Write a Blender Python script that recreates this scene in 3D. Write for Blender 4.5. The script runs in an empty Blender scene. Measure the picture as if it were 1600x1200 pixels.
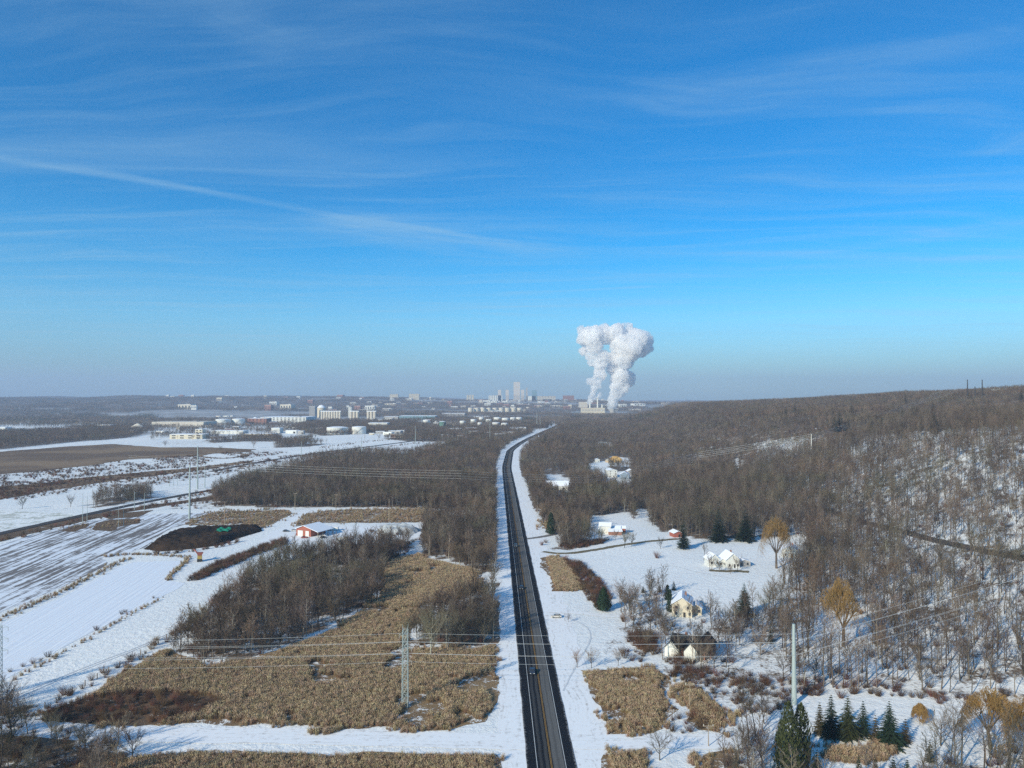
import bpy, bmesh, math, random
import numpy as np
from mathutils import Vector, Matrix
from mathutils.geometry import delaunay_2d_cdt

R = math.radians
C = bpy.context.scene
COL = C.collection
rng = np.random.default_rng(7)
random.seed(7)

# ------------------------------------------------------------------ camera, sky, sun, exposure
CAM_H, FPX, HZ = 96.0, 1150.0, 622.0
PITCH = math.atan((HZ - 600) / FPX)
cd = bpy.data.cameras.new('camera'); cam = bpy.data.objects.new('camera', cd); COL.objects.link(cam)
cam.location = (0, 0, CAM_H); cam.rotation_euler = (math.pi / 2 + PITCH, 0, 0)
cd.sensor_width = 36; cd.lens = 36 * FPX / 1600; cd.clip_start = 1; cd.clip_end = 60000
C.camera = cam

SUN_EL, SUN_AZ = R(25), R(222)           # azimuth clockwise from +Y (straight ahead): behind and to the left
sun_dir = Vector((math.sin(SUN_AZ) * math.cos(SUN_EL), math.cos(SUN_AZ) * math.cos(SUN_EL), math.sin(SUN_EL)))
sl = bpy.data.lights.new('sun', 'SUN'); sl.energy = 4.9; sl.angle = R(0.5); sl.color = (1.0, 0.88, 0.68)
so = bpy.data.objects.new('sun', sl); COL.objects.link(so)
so.rotation_euler = sun_dir.to_track_quat('Z', 'Y').to_euler(); so.location = (-200, -200, 300)

C.view_settings.view_transform = 'Standard'; C.view_settings.look = 'None'
C.view_settings.exposure = 0.13; C.view_settings.gamma = 1
C.render.engine = 'CYCLES'
cy = C.cycles
cy.use_denoising = False
try: cy.denoiser = 'OPENIMAGEDENOISE'
except Exception: pass
cy.max_bounces = 24; cy.diffuse_bounces = 2; cy.glossy_bounces = 1; cy.transmission_bounces = 2
cy.volume_bounces = 20; cy.transparent_max_bounces = 6
cy.caustics_reflective = False; cy.caustics_refractive = False
cy.volume_max_steps = 256

# ------------------------------------------------------------------ node helper
class N:
    def __init__(s, tree): s.t = tree
    def new(s, typ, ins=None, **kw):
        n = s.t.nodes.new(typ)
        for k, v in kw.items(): setattr(n, k, v)
        if ins:
            for k, v in ins.items():
                sk = n.inputs[k]
                if hasattr(v, 'links') or isinstance(v, bpy.types.NodeSocket): s.t.links.new(v, sk)
                else: sk.default_value = v
        return n
    def m(s, op, a, b=None, c=None, clamp=False):
        ins = {0: a}
        if b is not None: ins[1] = b
        if c is not None: ins[2] = c
        return s.new('ShaderNodeMath', ins, operation=op, use_clamp=clamp).outputs[0]
    def sstep(s, a, b, x):
        return s.new('ShaderNodeMapRange', {'Value': x, 'From Min': a, 'From Max': b}, interpolation_type='SMOOTHSTEP').outputs[0]
    def noise(s, vec, scale, detail=4, rough=.55, dist=0):
        return s.new('ShaderNodeTexNoise', {'Vector': vec, 'Scale': scale, 'Detail': detail, 'Roughness': rough, 'Distortion': dist}).outputs[0]
    def mix(s, f, a, b, blend='MIX'):
        n = s.t.nodes.new('ShaderNodeMix'); n.data_type = 'RGBA'; n.blend_type = blend
        for sk, v in ((n.inputs[0], f), (n.inputs[6], a), (n.inputs[7], b)):
            if isinstance(v, bpy.types.NodeSocket): s.t.links.new(v, sk)
            else: sk.default_value = (*v, 1) if isinstance(v, tuple) and len(v) == 3 else v
        return n.outputs[2]
    def mapping(s, vec, loc=(0, 0, 0), rot=(0, 0, 0), scale=(1, 1, 1)):
        return s.new('ShaderNodeMapping', {'Vector': vec, 'Location': loc, 'Rotation': rot, 'Scale': scale}).outputs[0]

# ------------------------------------------------------------------ world: Nishita sky with a thin cirrus layer
W = bpy.data.worlds.new('World'); C.world = W; W.use_nodes = True
wt = W.node_tree; wt.nodes.clear(); n = N(wt)
sky = n.new('ShaderNodeTexSky', sky_type='NISHITA', sun_disc=False, sun_elevation=SUN_EL, sun_rotation=SUN_AZ,
            altitude=100, air_density=1.0, dust_density=0.6, ozone_density=3.0)
tc = n.new('ShaderNodeTexCoord').outputs['Generated']
sep = n.new('ShaderNodeSeparateXYZ', {0: tc})
X, Y, Z = sep.outputs
zc = n.m('MAXIMUM', Z, 0.015)
u = n.m('DIVIDE', X, zc); v = n.m('DIVIDE', Y, zc)
uv = n.new('ShaderNodeCombineXYZ', {0: u, 1: v}).outputs[0]
warp = n.new('ShaderNodeTexNoise', {'Vector': uv, 'Scale': .35, 'Detail': 3}).outputs['Color']
wv = n.new('ShaderNodeVectorMath', {0: warp, 1: (.5, .5, .5)}, operation='SUBTRACT').outputs[0]
wv = n.new('ShaderNodeVectorMath', {0: wv, 'Scale': 1.6}, operation='SCALE').outputs[0]
uvw = n.new('ShaderNodeVectorMath', {0: uv, 1: wv}, operation='ADD').outputs[0]
def cirrus(rot, sc, lo, hi, seed, det=7, rough=.62):
    a = n.noise(n.mapping(uvw, loc=(seed, seed * 1.7, 0), rot=(0, 0, R(rot)), scale=sc), 1.0, det, rough)
    return n.sstep(lo, hi, a)
big = n.sstep(.40, .72, n.noise(uvw, .22, 3, .5))
c1 = n.m('MULTIPLY', cirrus(-48, (.35, 1.9, 1), .42, .80, 3.1), big)
c2 = n.m('ADD', n.m('MULTIPLY', cirrus(-20, (.22, 1.2, 1), .42, .80, 9.4), .55), n.m('MULTIPLY', cirrus(-38, (.5, 4.2, 1), .46, .80, 5.2), .5))
cl = n.m('ADD', c1, c2)
def streak(u0, v0, u1, v1, w, amp, seed):
    """a contrail-like band between two points of the cirrus plane"""
    L = math.hypot(u1 - u0, v1 - v0); a = math.atan2(v1 - v0, u1 - u0)
    p = n.new('ShaderNodeVectorMath', {0: uv, 1: (u0, v0, 0)}, operation='SUBTRACT').outputs[0]
    p = n.new('ShaderNodeVectorRotate', {'Vector': p, 'Angle': -a}, rotation_type='Z_AXIS').outputs[0]
    q = n.new('ShaderNodeSeparateXYZ', {0: p})
    nz = n.noise(n.mapping(p, loc=(seed, 0, 0), scale=(.8, 2.5, 1)), 1.0, 5, .6)
    off = n.m('MULTIPLY', n.m('SUBTRACT', nz, .5), w * 3.2)
    d = n.m('ABSOLUTE', n.m('ADD', q.outputs[1], off))
    band = n.new('ShaderNodeMapRange', {'Value': d, 'From Min': 0., 'From Max': w * 1.5, 'To Min': 1., 'To Max': 0.}, interpolation_type='SMOOTHSTEP').outputs[0]
    e0 = n.sstep(-.15 * L, .1 * L, q.outputs[0]); e1 = n.new('ShaderNodeMapRange', {'Value': q.outputs[0], 'From Min': .8 * L, 'From Max': 1.15 * L, 'To Min': 1., 'To Max': 0.}, interpolation_type='SMOOTHSTEP').outputs[0]
    t = n.m('MULTIPLY', n.m('MULTIPLY', band, e0), e1)
    fine = n.noise(n.mapping(p, loc=(0, seed, 0), scale=(1.3, 9, 1)), 1.0, 6, .68)
    return n.m('MULTIPLY', n.m('MULTIPLY', t, n.sstep(.28, .72, n.m('ADD', n.m('MULTIPLY', nz, .5), n.m('MULTIPLY', fine, .5)))), amp)
def uvpx(px, py): return (px - 800) / (HZ - py), FPX / (HZ - py)
for (x0, y0, x1, y1, w, amp, sd) in [(-60, 236, 780, 376, .06, .75, 1), (330, 20, 460, 75, .10, .35, 2), (1020, 150, 1600, 55, .10, .45, 3),
                                     (790, 458, 1020, 447, .10, .9, 4), (1060, 385, 1620, 345, .12, .5, 5), (420, 462, 640, 452, .10, .6, 6),
                                     (560, 487, 1100, 470, .16, .6, 7), (520, 350, 900, 392, .35, .9, 11), (1250, 395, 1640, 350, .2, .5, 12), (1560, 240, 1640, 200, .15, .5, 8), (760, 385, 1200, 400, .2, .3, 9), (0, 470, 500, 480, .2, .5, 10)]:
    cl = n.m('ADD', cl, streak(*uvpx(x0, y0), *uvpx(x1, y1), w, amp, sd))
cl = n.m('MULTIPLY', cl, n.sstep(.02, .09, Z), clamp=True)
hs = n.new('ShaderNodeHueSaturation', {'Hue': .493, 'Saturation': 1.42, 'Value': 1.0, 'Color': sky.outputs[0]}).outputs[0]
grade = n.new('ShaderNodeValToRGB')
grade_in = n.sstep(0, .55, Z); wt.links.new(grade_in, grade.inputs[0])
cr = grade.color_ramp; cr.elements[0].color = (.40, .60, .78, 1); cr.elements[1].color = (.0, .72, .84, 1)
for ps_, cl_ in ((.09, (.42, .74, .90, 1)), (.30, (.06, .70, .90, 1)), (.5, (.0, .66, .84, 1))):
    el = cr.elements.new(ps_); el.color = cl_
skyc = n.new('ShaderNodeVectorMath', {0: n.mix(1.0, hs, grade.outputs[0], 'MULTIPLY'), 'Scale': 2.3}, operation='SCALE').outputs[0]
fin = n.mix(n.m('MULTIPLY', cl, .42), skyc, (4.8, 7.6, 9.6))
bg = n.new('ShaderNodeBackground', {'Color': fin, 'Strength': .074})
wo = n.new('ShaderNodeOutputWorld'); wt.links.new(bg.outputs[0], wo.inputs[0])

# ------------------------------------------------------------------ terrain
def ss(a, b, x):
    t = np.clip((x - a) / (b - a), 0, 1); return t * t * (3 - 2 * t)
_perm = np.random.default_rng(3).random((256, 256))
def vnoise(x, y):
    xi = np.floor(x).astype(int); yi = np.floor(y).astype(int); fx = x - xi; fy = y - yi
    fx = fx * fx * (3 - 2 * fx); fy = fy * fy * (3 - 2 * fy)
    g = lambda a, b: _perm[a & 255, b & 255]
    return (g(xi, yi) * (1 - fx) + g(xi + 1, yi) * fx) * (1 - fy) + (g(xi, yi + 1) * (1 - fx) + g(xi + 1, yi + 1) * fx) * fy
def fbm(x, y, o=4):
    s = 0; a = .5
    for k in range(o): s = s + a * vnoise(x * 2 ** k + 17.3 * k, y * 2 ** k + 5.1 * k); a *= .5
    return s / (1 - .5 ** o)
_ty = np.array([-500, 0, 250, 400, 520, 700, 1000, 1500, 2200, 3000, 4000, 6000])
_tx = np.array([130, 130, 128, 150, 185, 190, 215, 230, 300, 420, 700, 1200])
def H(x, y):
    x = np.asarray(x, float); y = np.asarray(y, float)
    t = np.interp(y, _ty, _tx); q = x - t
    h = 62 * ss(0, 290, q) + 50 * ss(210, 900, q) * (1 - .55 * ss(1300, 3200, y))
    h = h * (1 - .75 * ss(3000, 5200, y))
    h = h + ss(20, 200, q) * (fbm(x / 180, y / 180) - .5) * 16
    h = h + 92 * ss(3600, 7000, y) * ss(-300, -1800, x) + 62 * ss(4800, 7200, y) * (1 - ss(-300, -1800, x)) * (1 - ss(600, 1800, x)) + 20 * ss(4800, 8000, y) * ss(600, 1800, x)
    h = h + ss(3200, 5500, y) * (fbm(x / 900, y / 900) - .5) * (42 + 40 * ss(-600, -2000, x))
    return h
def ray(px, py):
    a, b = (px - 800) / FPX, (600 - py) / FPX
    cp, sp = math.cos(PITCH), math.sin(PITCH)
    return np.array([a, cp - b * sp, sp + b * cp])
def P(px, py, dz=0):
    d = ray(px, py)
    ts = np.geomspace(60, 16000, 900)
    z = CAM_H + d[2] * ts; g = H(d[0] * ts, d[1] * ts) + dz
    k = np.argmax(z <= g)
    if z[k] > g[k]: k = len(ts) - 1
    t0, t1 = ts[max(k - 1, 0)], ts[k]
    for _ in range(20):
        tm = (t0 + t1) / 2
        if CAM_H + d[2] * tm <= H(d[0] * tm, d[1] * tm) + dz: t1 = tm
        else: t0 = tm
    return Vector((d[0] * t1, d[1] * t1, float(H(d[0] * t1, d[1] * t1))))
def top_z(p, py):
    """height above the ground at p of something whose top is seen at row py"""
    d = ray(800, py); return CAM_H + d[2] / d[1] * p.y - p.z
def proj(x, y, z=None):
    if z is None: z = H(x, y)
    cp, sp = math.cos(PITCH), math.sin(PITCH); dz = z - CAM_H
    f = y * cp + dz * sp; up = -y * sp + dz * cp
    f = np.where(f < 1, 1, f)
    return 800 + FPX * x / f, 600 - FPX * up / f
def inpoly(px, py, poly):
    c = np.zeros(px.shape, bool); q = poly
    for i in range(len(q)):
        x0, y0 = q[i]; x1, y1 = q[i - 1]
        if y0 == y1: continue
        k = (y0 > py) != (y1 > py)
        c ^= k & (px < (x1 - x0) * (py - y0) / (y1 - y0) + x0)
    return c
def inany(px, py, polys):
    r = np.zeros(px.shape, bool)
    for p in polys: r |= inpoly(px, py, p)
    return r

# road centre line (world): straight past the camera, then bending right
_ry = np.array([-400, 0, 400, 712, 1022, 1346, 1555, 1810, 2200, 2800, 3500])
_rx = np.array([22.8, 14.4, 6.0, -0.6, -7.6, -3.5, 16, 47, 105, 190, 280])
def road_x(y): return np.interp(y, _ry, _rx)

# ------------------------------------------------------------------ zones, traced on the ground
BIGW = [(335, 790), (330, 772), (380, 750), (440, 731), (500, 714), (560, 707), (640, 709), (700, 692), (760, 674), (800, 668), (826, 668), (836, 675), (800, 690), (786, 702), (780, 720), (775, 760), (776, 800), (700, 797), (600, 793), (500, 793), (440, 794)]
HWYW = [(662, 812), (776, 798), (775, 870), (779, 915), (760, 900), (700, 876), (660, 868)]
HWYW2 = [(775, 925), (778, 960), (776, 1006), (735, 1008), (700, 1018), (655, 1008), (645, 985), (690, 955), (740, 930)]
MIDW = [(262, 1012), (335, 955), (385, 912), (438, 872), (520, 872), (600, 858), (640, 862), (604, 884), (596, 934), (540, 968), (500, 990), (450, 1010), (400, 1028), (330, 1042), (280, 1030)]
MIDW2 = [(400, 900), (445, 880), (500, 864), (560, 852), (640, 850), (650, 852), (600, 868), (520, 882), (450, 902)]
BOTL = [(-150, 1070), (20, 1095), (60, 1135), (130, 1150), (190, 1165), (215, 1200), (150, 1300), (-300, 1320)]
SHRL = [(65, 1117), (130, 1092), (200, 1084), (330, 1087), (348, 1101), (300, 1121), (200, 1137), (70, 1132)]
LFT1 = [(-300, 712), (0, 703), (100, 692), (200, 684), (235, 677), (200, 672), (100, 672), (0, 676), (-300, 684)]
LFT2 = [(-300, 792), (0, 786), (80, 775), (160, 758), (150, 747), (60, 752), (0, 756), (-300, 762)]
LFT3 = [(142, 796), (238, 778), (232, 768), (150, 781)]
CEN1 = [(425, 700), (440, 690), (520, 681), (640, 668), (700, 672), (760, 668), (760, 674), (690, 690), (640, 690), (600, 686), (540, 690), (480, 698)]
CEN2 = [(440, 674), (480, 661), (560, 655), (650, 656), (650, 666), (580, 664), (500, 666)]
RW = [(808, 724), (818, 704), (835, 686), (880, 664), (960, 652), (1100, 634), (1300, 618), (1500, 600), (2000, 560), (2000, 1160), (1700, 1130), (1520, 1085), (1420, 1078), (1330, 1078), (1240, 1078), (1205, 1060), (1185, 1000), (1192, 955), (1222, 925), (1204, 893), (1192, 868), (1150, 856), (1100, 842), (1060, 836), (1022, 826), (985, 848), (935, 838), (900, 834), (860, 834), (838, 800), (824, 765), (812, 742)]
RWB = [(965, 940), (1040, 922), (1060, 960), (1130, 975), (1150, 945), (1205, 975), (1205, 1062), (1080, 1058), (1048, 1036), (1005, 1020), (975, 985)]
RWC = [(868, 858), (876, 836), (920, 832), (962, 838), (930, 851), (896, 858)]
RBOT = [(1140, 1180), (1190, 1110), (1212, 1120), (1250, 1190), (1560, 1180), (1700, 1150), (1900, 1320), (1100, 1320)]
CLEAR = [[(476, 693), (500, 681), (600, 677), (640, 676), (630, 682), (560, 690), (520, 694)], [(922, 808), (985, 800), (992, 846), (922, 846)], [(965, 862), (985, 830), (996, 796), (1010, 796), (1022, 830), (1015, 862)],
         [(847, 742), (880, 742), (893, 756), (888, 776), (862, 772)], [(918, 727), (934, 720), (952, 722), (950, 744), (940, 750), (926, 738)], [(946, 738), (984, 736), (990, 755), (984, 768), (966, 765), (948, 756)], [(953, 713), (984, 716), (983, 730), (955, 728)], [(1035, 925), (1150, 935), (1150, 957), (1100, 962), (1095, 978), (1045, 978), (1035, 960)],
         [(1045, 982), (1118, 985), (1122, 1024), (1045, 1020)], [(1095, 845), (1260, 840), (1250, 880), (1095, 890)], [(1280, 960), (1350, 965), (1365, 1045), (1268, 1045)], [(1190, 880), (1240, 880), (1238, 908), (1195, 906)], [(1205, 1125), (1230, 1100), (1420, 1105), (1440, 1170), (1420, 1240), (1200, 1260)], [(930, 690), (960, 692), (955, 698), (935, 697)], [(1145, 715), (1165, 720), (1150, 735)], [(1225, 700), (1262, 700), (1250, 712), (1215, 712)]]
LEFTFAR = [(-600, 676), (-600, 600), (1200, 600), (1200, 636), (1000, 652), (900, 660), (880, 666), (800, 666), (660, 655), (560, 652), (430, 662), (330, 672), (235, 674), (100, 672), (0, 674)]
CEN3 = [(455, 672), (500, 665), (560, 659), (620, 655), (660, 664), (700, 670), (760, 668), (850, 662), (860, 669), (820, 671), (760, 674), (690, 680), (640, 678), (570, 684), (520, 692), (480, 692), (500, 680), (470, 676)]
SCRUB = [[(240, 691), (430, 684), (430, 690), (240, 697)], [(100, 670), (235, 668), (330, 674), (330, 681), (235, 684), (235, 676)], [(520, 850), (650, 846), (655, 856), (600, 862), (520, 860)], [(560, 828), (660, 836), (655, 845), (560, 842)], [(-100, 752), (0, 742), (140, 729), (180, 722), (250, 726), (225, 736), (150, 743), (60, 752), (0, 758), (-100, 765)], [(420, 716), (560, 700), (720, 684), (740, 690), (640, 702), (500, 714)], [(1040, 1030), (1210, 1062), (1500, 1078), (1620, 1092), (1620, 1112), (1500, 1096), (1330, 1086), (1240, 1092), (1205, 1125), (1150, 1160), (1120, 1175), (1050, 1150), (1050, 1062)], [(930, 1000), (975, 985), (1010, 1022), (1050, 1040), (1040, 1048), (980, 1035)], [(240, 716), (300, 712), (330, 722), (290, 730), (230, 735)]]
CEN4 = [(236, 697), (262, 690), (272, 697), (250, 703)]
CEN6 = [(320, 688), (380, 684), (440, 684), (440, 690), (380, 690), (330, 692)]
CEN7 = [(100, 670), (180, 666), (235, 668), (240, 674), (190, 674)]
CEN5 = [(330, 700), (420, 688), (432, 700), (400, 704), (390, 699)]
SCRUB += [[(150, 748), (330, 728), (420, 716), (440, 722), (330, 745), (230, 760), (160, 766)], [(300, 776), (345, 764), (356, 772), (345, 795), (300, 796), (240, 797)], [(20, 752), (150, 747), (60, 770), (0, 782), (-60, 785)], [(330, 706), (420, 702), (460, 706), (410, 714), (385, 718)]]
WOODS = [CEN3, CEN6, CEN7, BIGW, HWYW, HWYW2, MIDW, MIDW2, BOTL, LFT1, LFT3, CEN1, CEN2, RW, RWB, RWC, RBOT]
REEDS = {
 'L': [(62, 1117), (140, 1086), (260, 1012), (330, 1042), (400, 1030), (500, 992), (590, 940), (600, 882), (640, 868), (700, 882), (752, 892), (745, 925), (690, 950), (640, 985), (650, 1014), (735, 1016), (776, 1006), (774, 1060), (770, 1130), (700, 1141), (600, 1139), (470, 1138), (300, 1134), (150, 1130)],
 'L2': [(160, 1190), (300, 1172), (500, 1177), (776, 1180), (776, 1300), (100, 1300)],
 'B1': [(330, 801), (350, 799), (450, 797), (458, 802), (422, 821), (400, 824), (345, 819), (300, 821), (290, 815)],
 'B2': [(450, 823), (470, 803), (520, 797), (660, 795), (700, 800), (690, 815), (600, 817), (500, 818)],
 'R1': [(846, 872), (865, 869), (890, 880), (915, 915), (900, 923), (860, 925), (850, 895)],
 'R2': [(908, 1053), (960, 1045), (1030, 1045), (1045, 1070), (1048, 1110), (1035, 1140), (1010, 1147), (950, 1147), (935, 1120), (925, 1085)],
 'R3': [(1060, 1085), (1100, 1075), (1140, 1120), (1135, 1146), (1100, 1142), (1070, 1110)],
 'R4': [(940, 1180), (1020, 1173), (1030, 1260), (950, 1260)],
 'R5': [(1100, 1175), (1150, 1170), (1190, 1260), (1090, 1260)],
 'R6': [(1262, 1162), (1330, 1168), (1400, 1165), (1420, 1185), (1370, 1200), (1280, 1192)],
 'R7': [(843, 815), (862, 812), (866, 828), (850, 830)],
}
BROWN1 = [(-300, 712), (0, 706), (100, 698), (170, 694), (260, 699), (402, 702), (395, 706), (330, 709), (300, 713), (270, 715), (200, 718), (140, 727), (60, 737), (0, 741), (-300, 760)]
BROWN2 = [(-200, 798), (0, 781), (62, 769), (175, 752), (300, 736), (400, 722), (396, 719), (290, 732), (225, 737), (150, 744), (60, 756), (0, 760), (-200, 772)]

# ------------------------------------------------------------------ materials
MATS = {}
def mat(name, col, rough=.8, metal=0, spec=.3, var=0., vscale=1., bump=0., bscale=5., rand=0.):
    if name in MATS: return MATS[name]
    m = bpy.data.materials.new(name); m.use_nodes = True; t = m.node_tree; t.nodes.clear(); k = N(t)
    c = col
    if var or rand:
        base = (*col, 1)
        geo = k.new('ShaderNodeTexCoord').outputs['Object']
        nz = k.noise(geo, vscale, 5, .6)
        f = k.m('MULTIPLY_ADD', nz, 2 * var, 1 - var)
        if rand:
            oi = k.new('ShaderNodeObjectInfo').outputs['Random']
            f = k.m('MULTIPLY', f, k.m('MULTIPLY_ADD', oi, 2 * rand, 1 - rand))
        vm = k.new('ShaderNodeVectorMath', {0: tuple(col), 'Scale': f}, operation='SCALE').outputs[0]
        c = vm
        if rand:
            h = k.new('ShaderNodeHueSaturation', {'Hue': k.m('MULTIPLY_ADD', k.m('FRACT', k.m('MULTIPLY', oi, 17.3)), .05, .478), 'Saturation': 1, 'Value': 1, 'Color': vm}).outputs[0]; c = h
    b = k.new('ShaderNodeBsdfPrincipled', {'Roughness': rough, 'Metallic': metal, 'Specular IOR Level': spec})
    if isinstance(c, bpy.types.NodeSocket): t.links.new(c, b.inputs['Base Color'])
    else: b.inputs['Base Color'].default_value = (*c, 1)
    if bump:
        geo = k.new('ShaderNodeTexCoord').outputs['Object']
        bn = k.new('ShaderNodeBump', {'Height': k.noise(geo, bscale, 5, .6), 'Strength': bump, 'Distance': .2})
        t.links.new(bn.outputs[0], b.inputs['Normal'])
    o = k.new('ShaderNodeOutputMaterial'); t.links.new(b.outputs[0], o.inputs[0])
    MATS[name] = m; return m

SNOW = (.84, .85, .84)
def ground_mat():
    m = bpy.data.materials.new('snowy_ground'); m.use_nodes = True; t = m.node_tree; t.nodes.clear(); k = N(t)
    pos = k.new('ShaderNodeNewGeometry').outputs['Position']
    wood = k.new('ShaderNodeAttribute', attribute_name='wood').outputs['Fac']
    far = k.new('ShaderNodeAttribute', attribute_name='far').outputs['Fac']
    n1 = k.noise(pos, .09, 8, .65); n2 = k.noise(pos, .9, 5, .6); n3 = k.noise(pos, .012, 6, .6)
    s = k.m('ADD', k.m('MULTIPLY', n1, .65), k.m('MULTIPLY', n2, .35))
    thr = k.m('MULTIPLY_ADD', wood, -.14, .66)
    thr = k.m('MULTIPLY_ADD', far, .06, thr)
    litter = k.new('ShaderNodeMapRange', {'Value': k.m('SUBTRACT', s, thr), 'From Min': -.02, 'From Max': .07}).outputs[0]
    lit = k.mix(n2, (.10, .07, .05), (.20, .145, .10))
    sn = k.mix(k.sstep(.35, .7, n3), (.80, .82, .82), (.88, .885, .87))
    sn = k.mix(k.m('MULTIPLY', k.sstep(.48, .72, k.noise(pos, .35, 6, .7)), .40), sn, (.55, .52, .46))
    c = k.mix(litter, sn, lit)
    c = k.mix(k.m('MULTIPLY', far, .75), c, k.mix(k.sstep(.45, .62, k.noise(pos, .006, 8, .7)), (.10, .085, .07), (.32, .31, .30)))
    b = k.new('ShaderNodeBsdfPrincipled', {'Base Color': c, 'Roughness': .75, 'Specular IOR Level': .15})
    bn = k.new('ShaderNodeBump', {'Height': k.m('ADD', k.noise(pos, .35, 6, .65), k.m('MULTIPLY', n2, .5)), 'Strength': .5, 'Distance': 1.0})
    t.links.new(bn.outputs[0], b.inputs['Normal'])
    t.links.new(b.outputs[0], k.new('ShaderNodeOutputMaterial').inputs[0]); return m
def patchy_mat(name, c1, c2, snow_thr, scale=.25, c3=None):
    """dead vegetation with snow lying between it"""
    m = bpy.data.materials.new(name); m.use_nodes = True; t = m.node_tree; t.nodes.clear(); k = N(t)
    pos = k.new('ShaderNodeNewGeometry').outputs['Position']
    a = k.noise(pos, scale, 8, .7); b2 = k.noise(pos, scale * 7, 4, .6); l = k.noise(pos, scale * .12, 4, .6)
    c = k.mix(k.sstep(.35, .65, b2), c1, c2)
    if c3: c = k.mix(k.sstep(.42, .6, l), c, c3)
    s = k.m('ADD', k.m('MULTIPLY', a, .6), k.m('ADD', k.m('MULTIPLY', b2, .25), k.m('MULTIPLY', l, .15)))
    c = k.mix(k.sstep(snow_thr, snow_thr + .05, s), c, SNOW)
    b = k.new('ShaderNodeBsdfPrincipled', {'Base Color': c, 'Roughness': .95, 'Specular IOR Level': .05})
    bn = k.new('ShaderNodeBump', {'Height': b2, 'Strength': .6, 'Distance': .6}); t.links.new(bn.outputs[0], b.inputs['Normal'])
    t.links.new(b.outputs[0], k.new('ShaderNodeOutputMaterial').inputs[0]); return m
def rows_mat(name, ang, period, dark, thr=.5):
    """snow on a ploughed / stubble field: crop rows along ang"""
    m = bpy.data.materials.new(name); m.use_nodes = True; t = m.node_tree; t.nodes.clear(); k = N(t)
    pos = k.new('ShaderNodeNewGeometry').outputs['Position']
    q = k.mapping(pos, rot=(0, 0, -ang))
    st = k.noise(k.mapping(q, scale=(.015, 1 / period, 1)), 1.0, 6, .65)
    st2 = k.noise(k.mapping(q, scale=(.06, .55 / period, 1)), 1.0, 5, .6)
    br = k.noise(pos, .25, 6, .7); l = k.noise(pos, .016, 4, .6)
    s = k.m('ADD', k.m('ADD', k.m('MULTIPLY', st, .5), k.m('MULTIPLY', st2, .15)), k.m('ADD', k.m('MULTIPLY', br, .17), k.m('MULTIPLY', l, .18)))
    f = k.sstep(thr, thr + .07, s)
    c = k.mix(k.m('MULTIPLY', f, .9), (.78, .82, .88), dark)
    b = k.new('ShaderNodeBsdfPrincipled', {'Base Color': c, 'Roughness': .8, 'Specular IOR Level': .1})
    bn = k.new('ShaderNodeBump', {'Height': st, 'Strength': .5, 'Distance': .6}); t.links.new(bn.outputs[0], b.inputs['Normal'])
    t.links.new(b.outputs[0], k.new('ShaderNodeOutputMaterial').inputs[0]); return m
def lane_snow_mat():
    """snow packed by tyres: streaks along the lane (UV: x across in metres, y along)"""
    m = bpy.data.materials.new('packed_snow'); m.use_nodes = True; t = m.node_tree; t.nodes.clear(); k = N(t)
    pos = k.new('ShaderNodeNewGeometry').outputs['Position']; uvn = k.new('ShaderNodeUVMap', uv_map='lane').outputs[0]
    st = k.noise(k.mapping(uvn, scale=(1.1, .03, 1)), 1.0, 6, .7); br = k.noise(pos, .5, 6, .7)
    f = k.sstep(.50, .66, k.m('ADD', k.m('MULTIPLY', st, .5), k.m('MULTIPLY', br, .5)))
    c = k.mix(k.m('MULTIPLY', f, .7), (.86, .87, .88), (.30, .26, .22))
    b = k.new('ShaderNodeBsdfPrincipled', {'Base Color': c, 'Roughness': .75, 'Specular IOR Level': .15})
    t.links.new(b.outputs[0], k.new('ShaderNodeOutputMaterial').inputs[0]); return m
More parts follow.
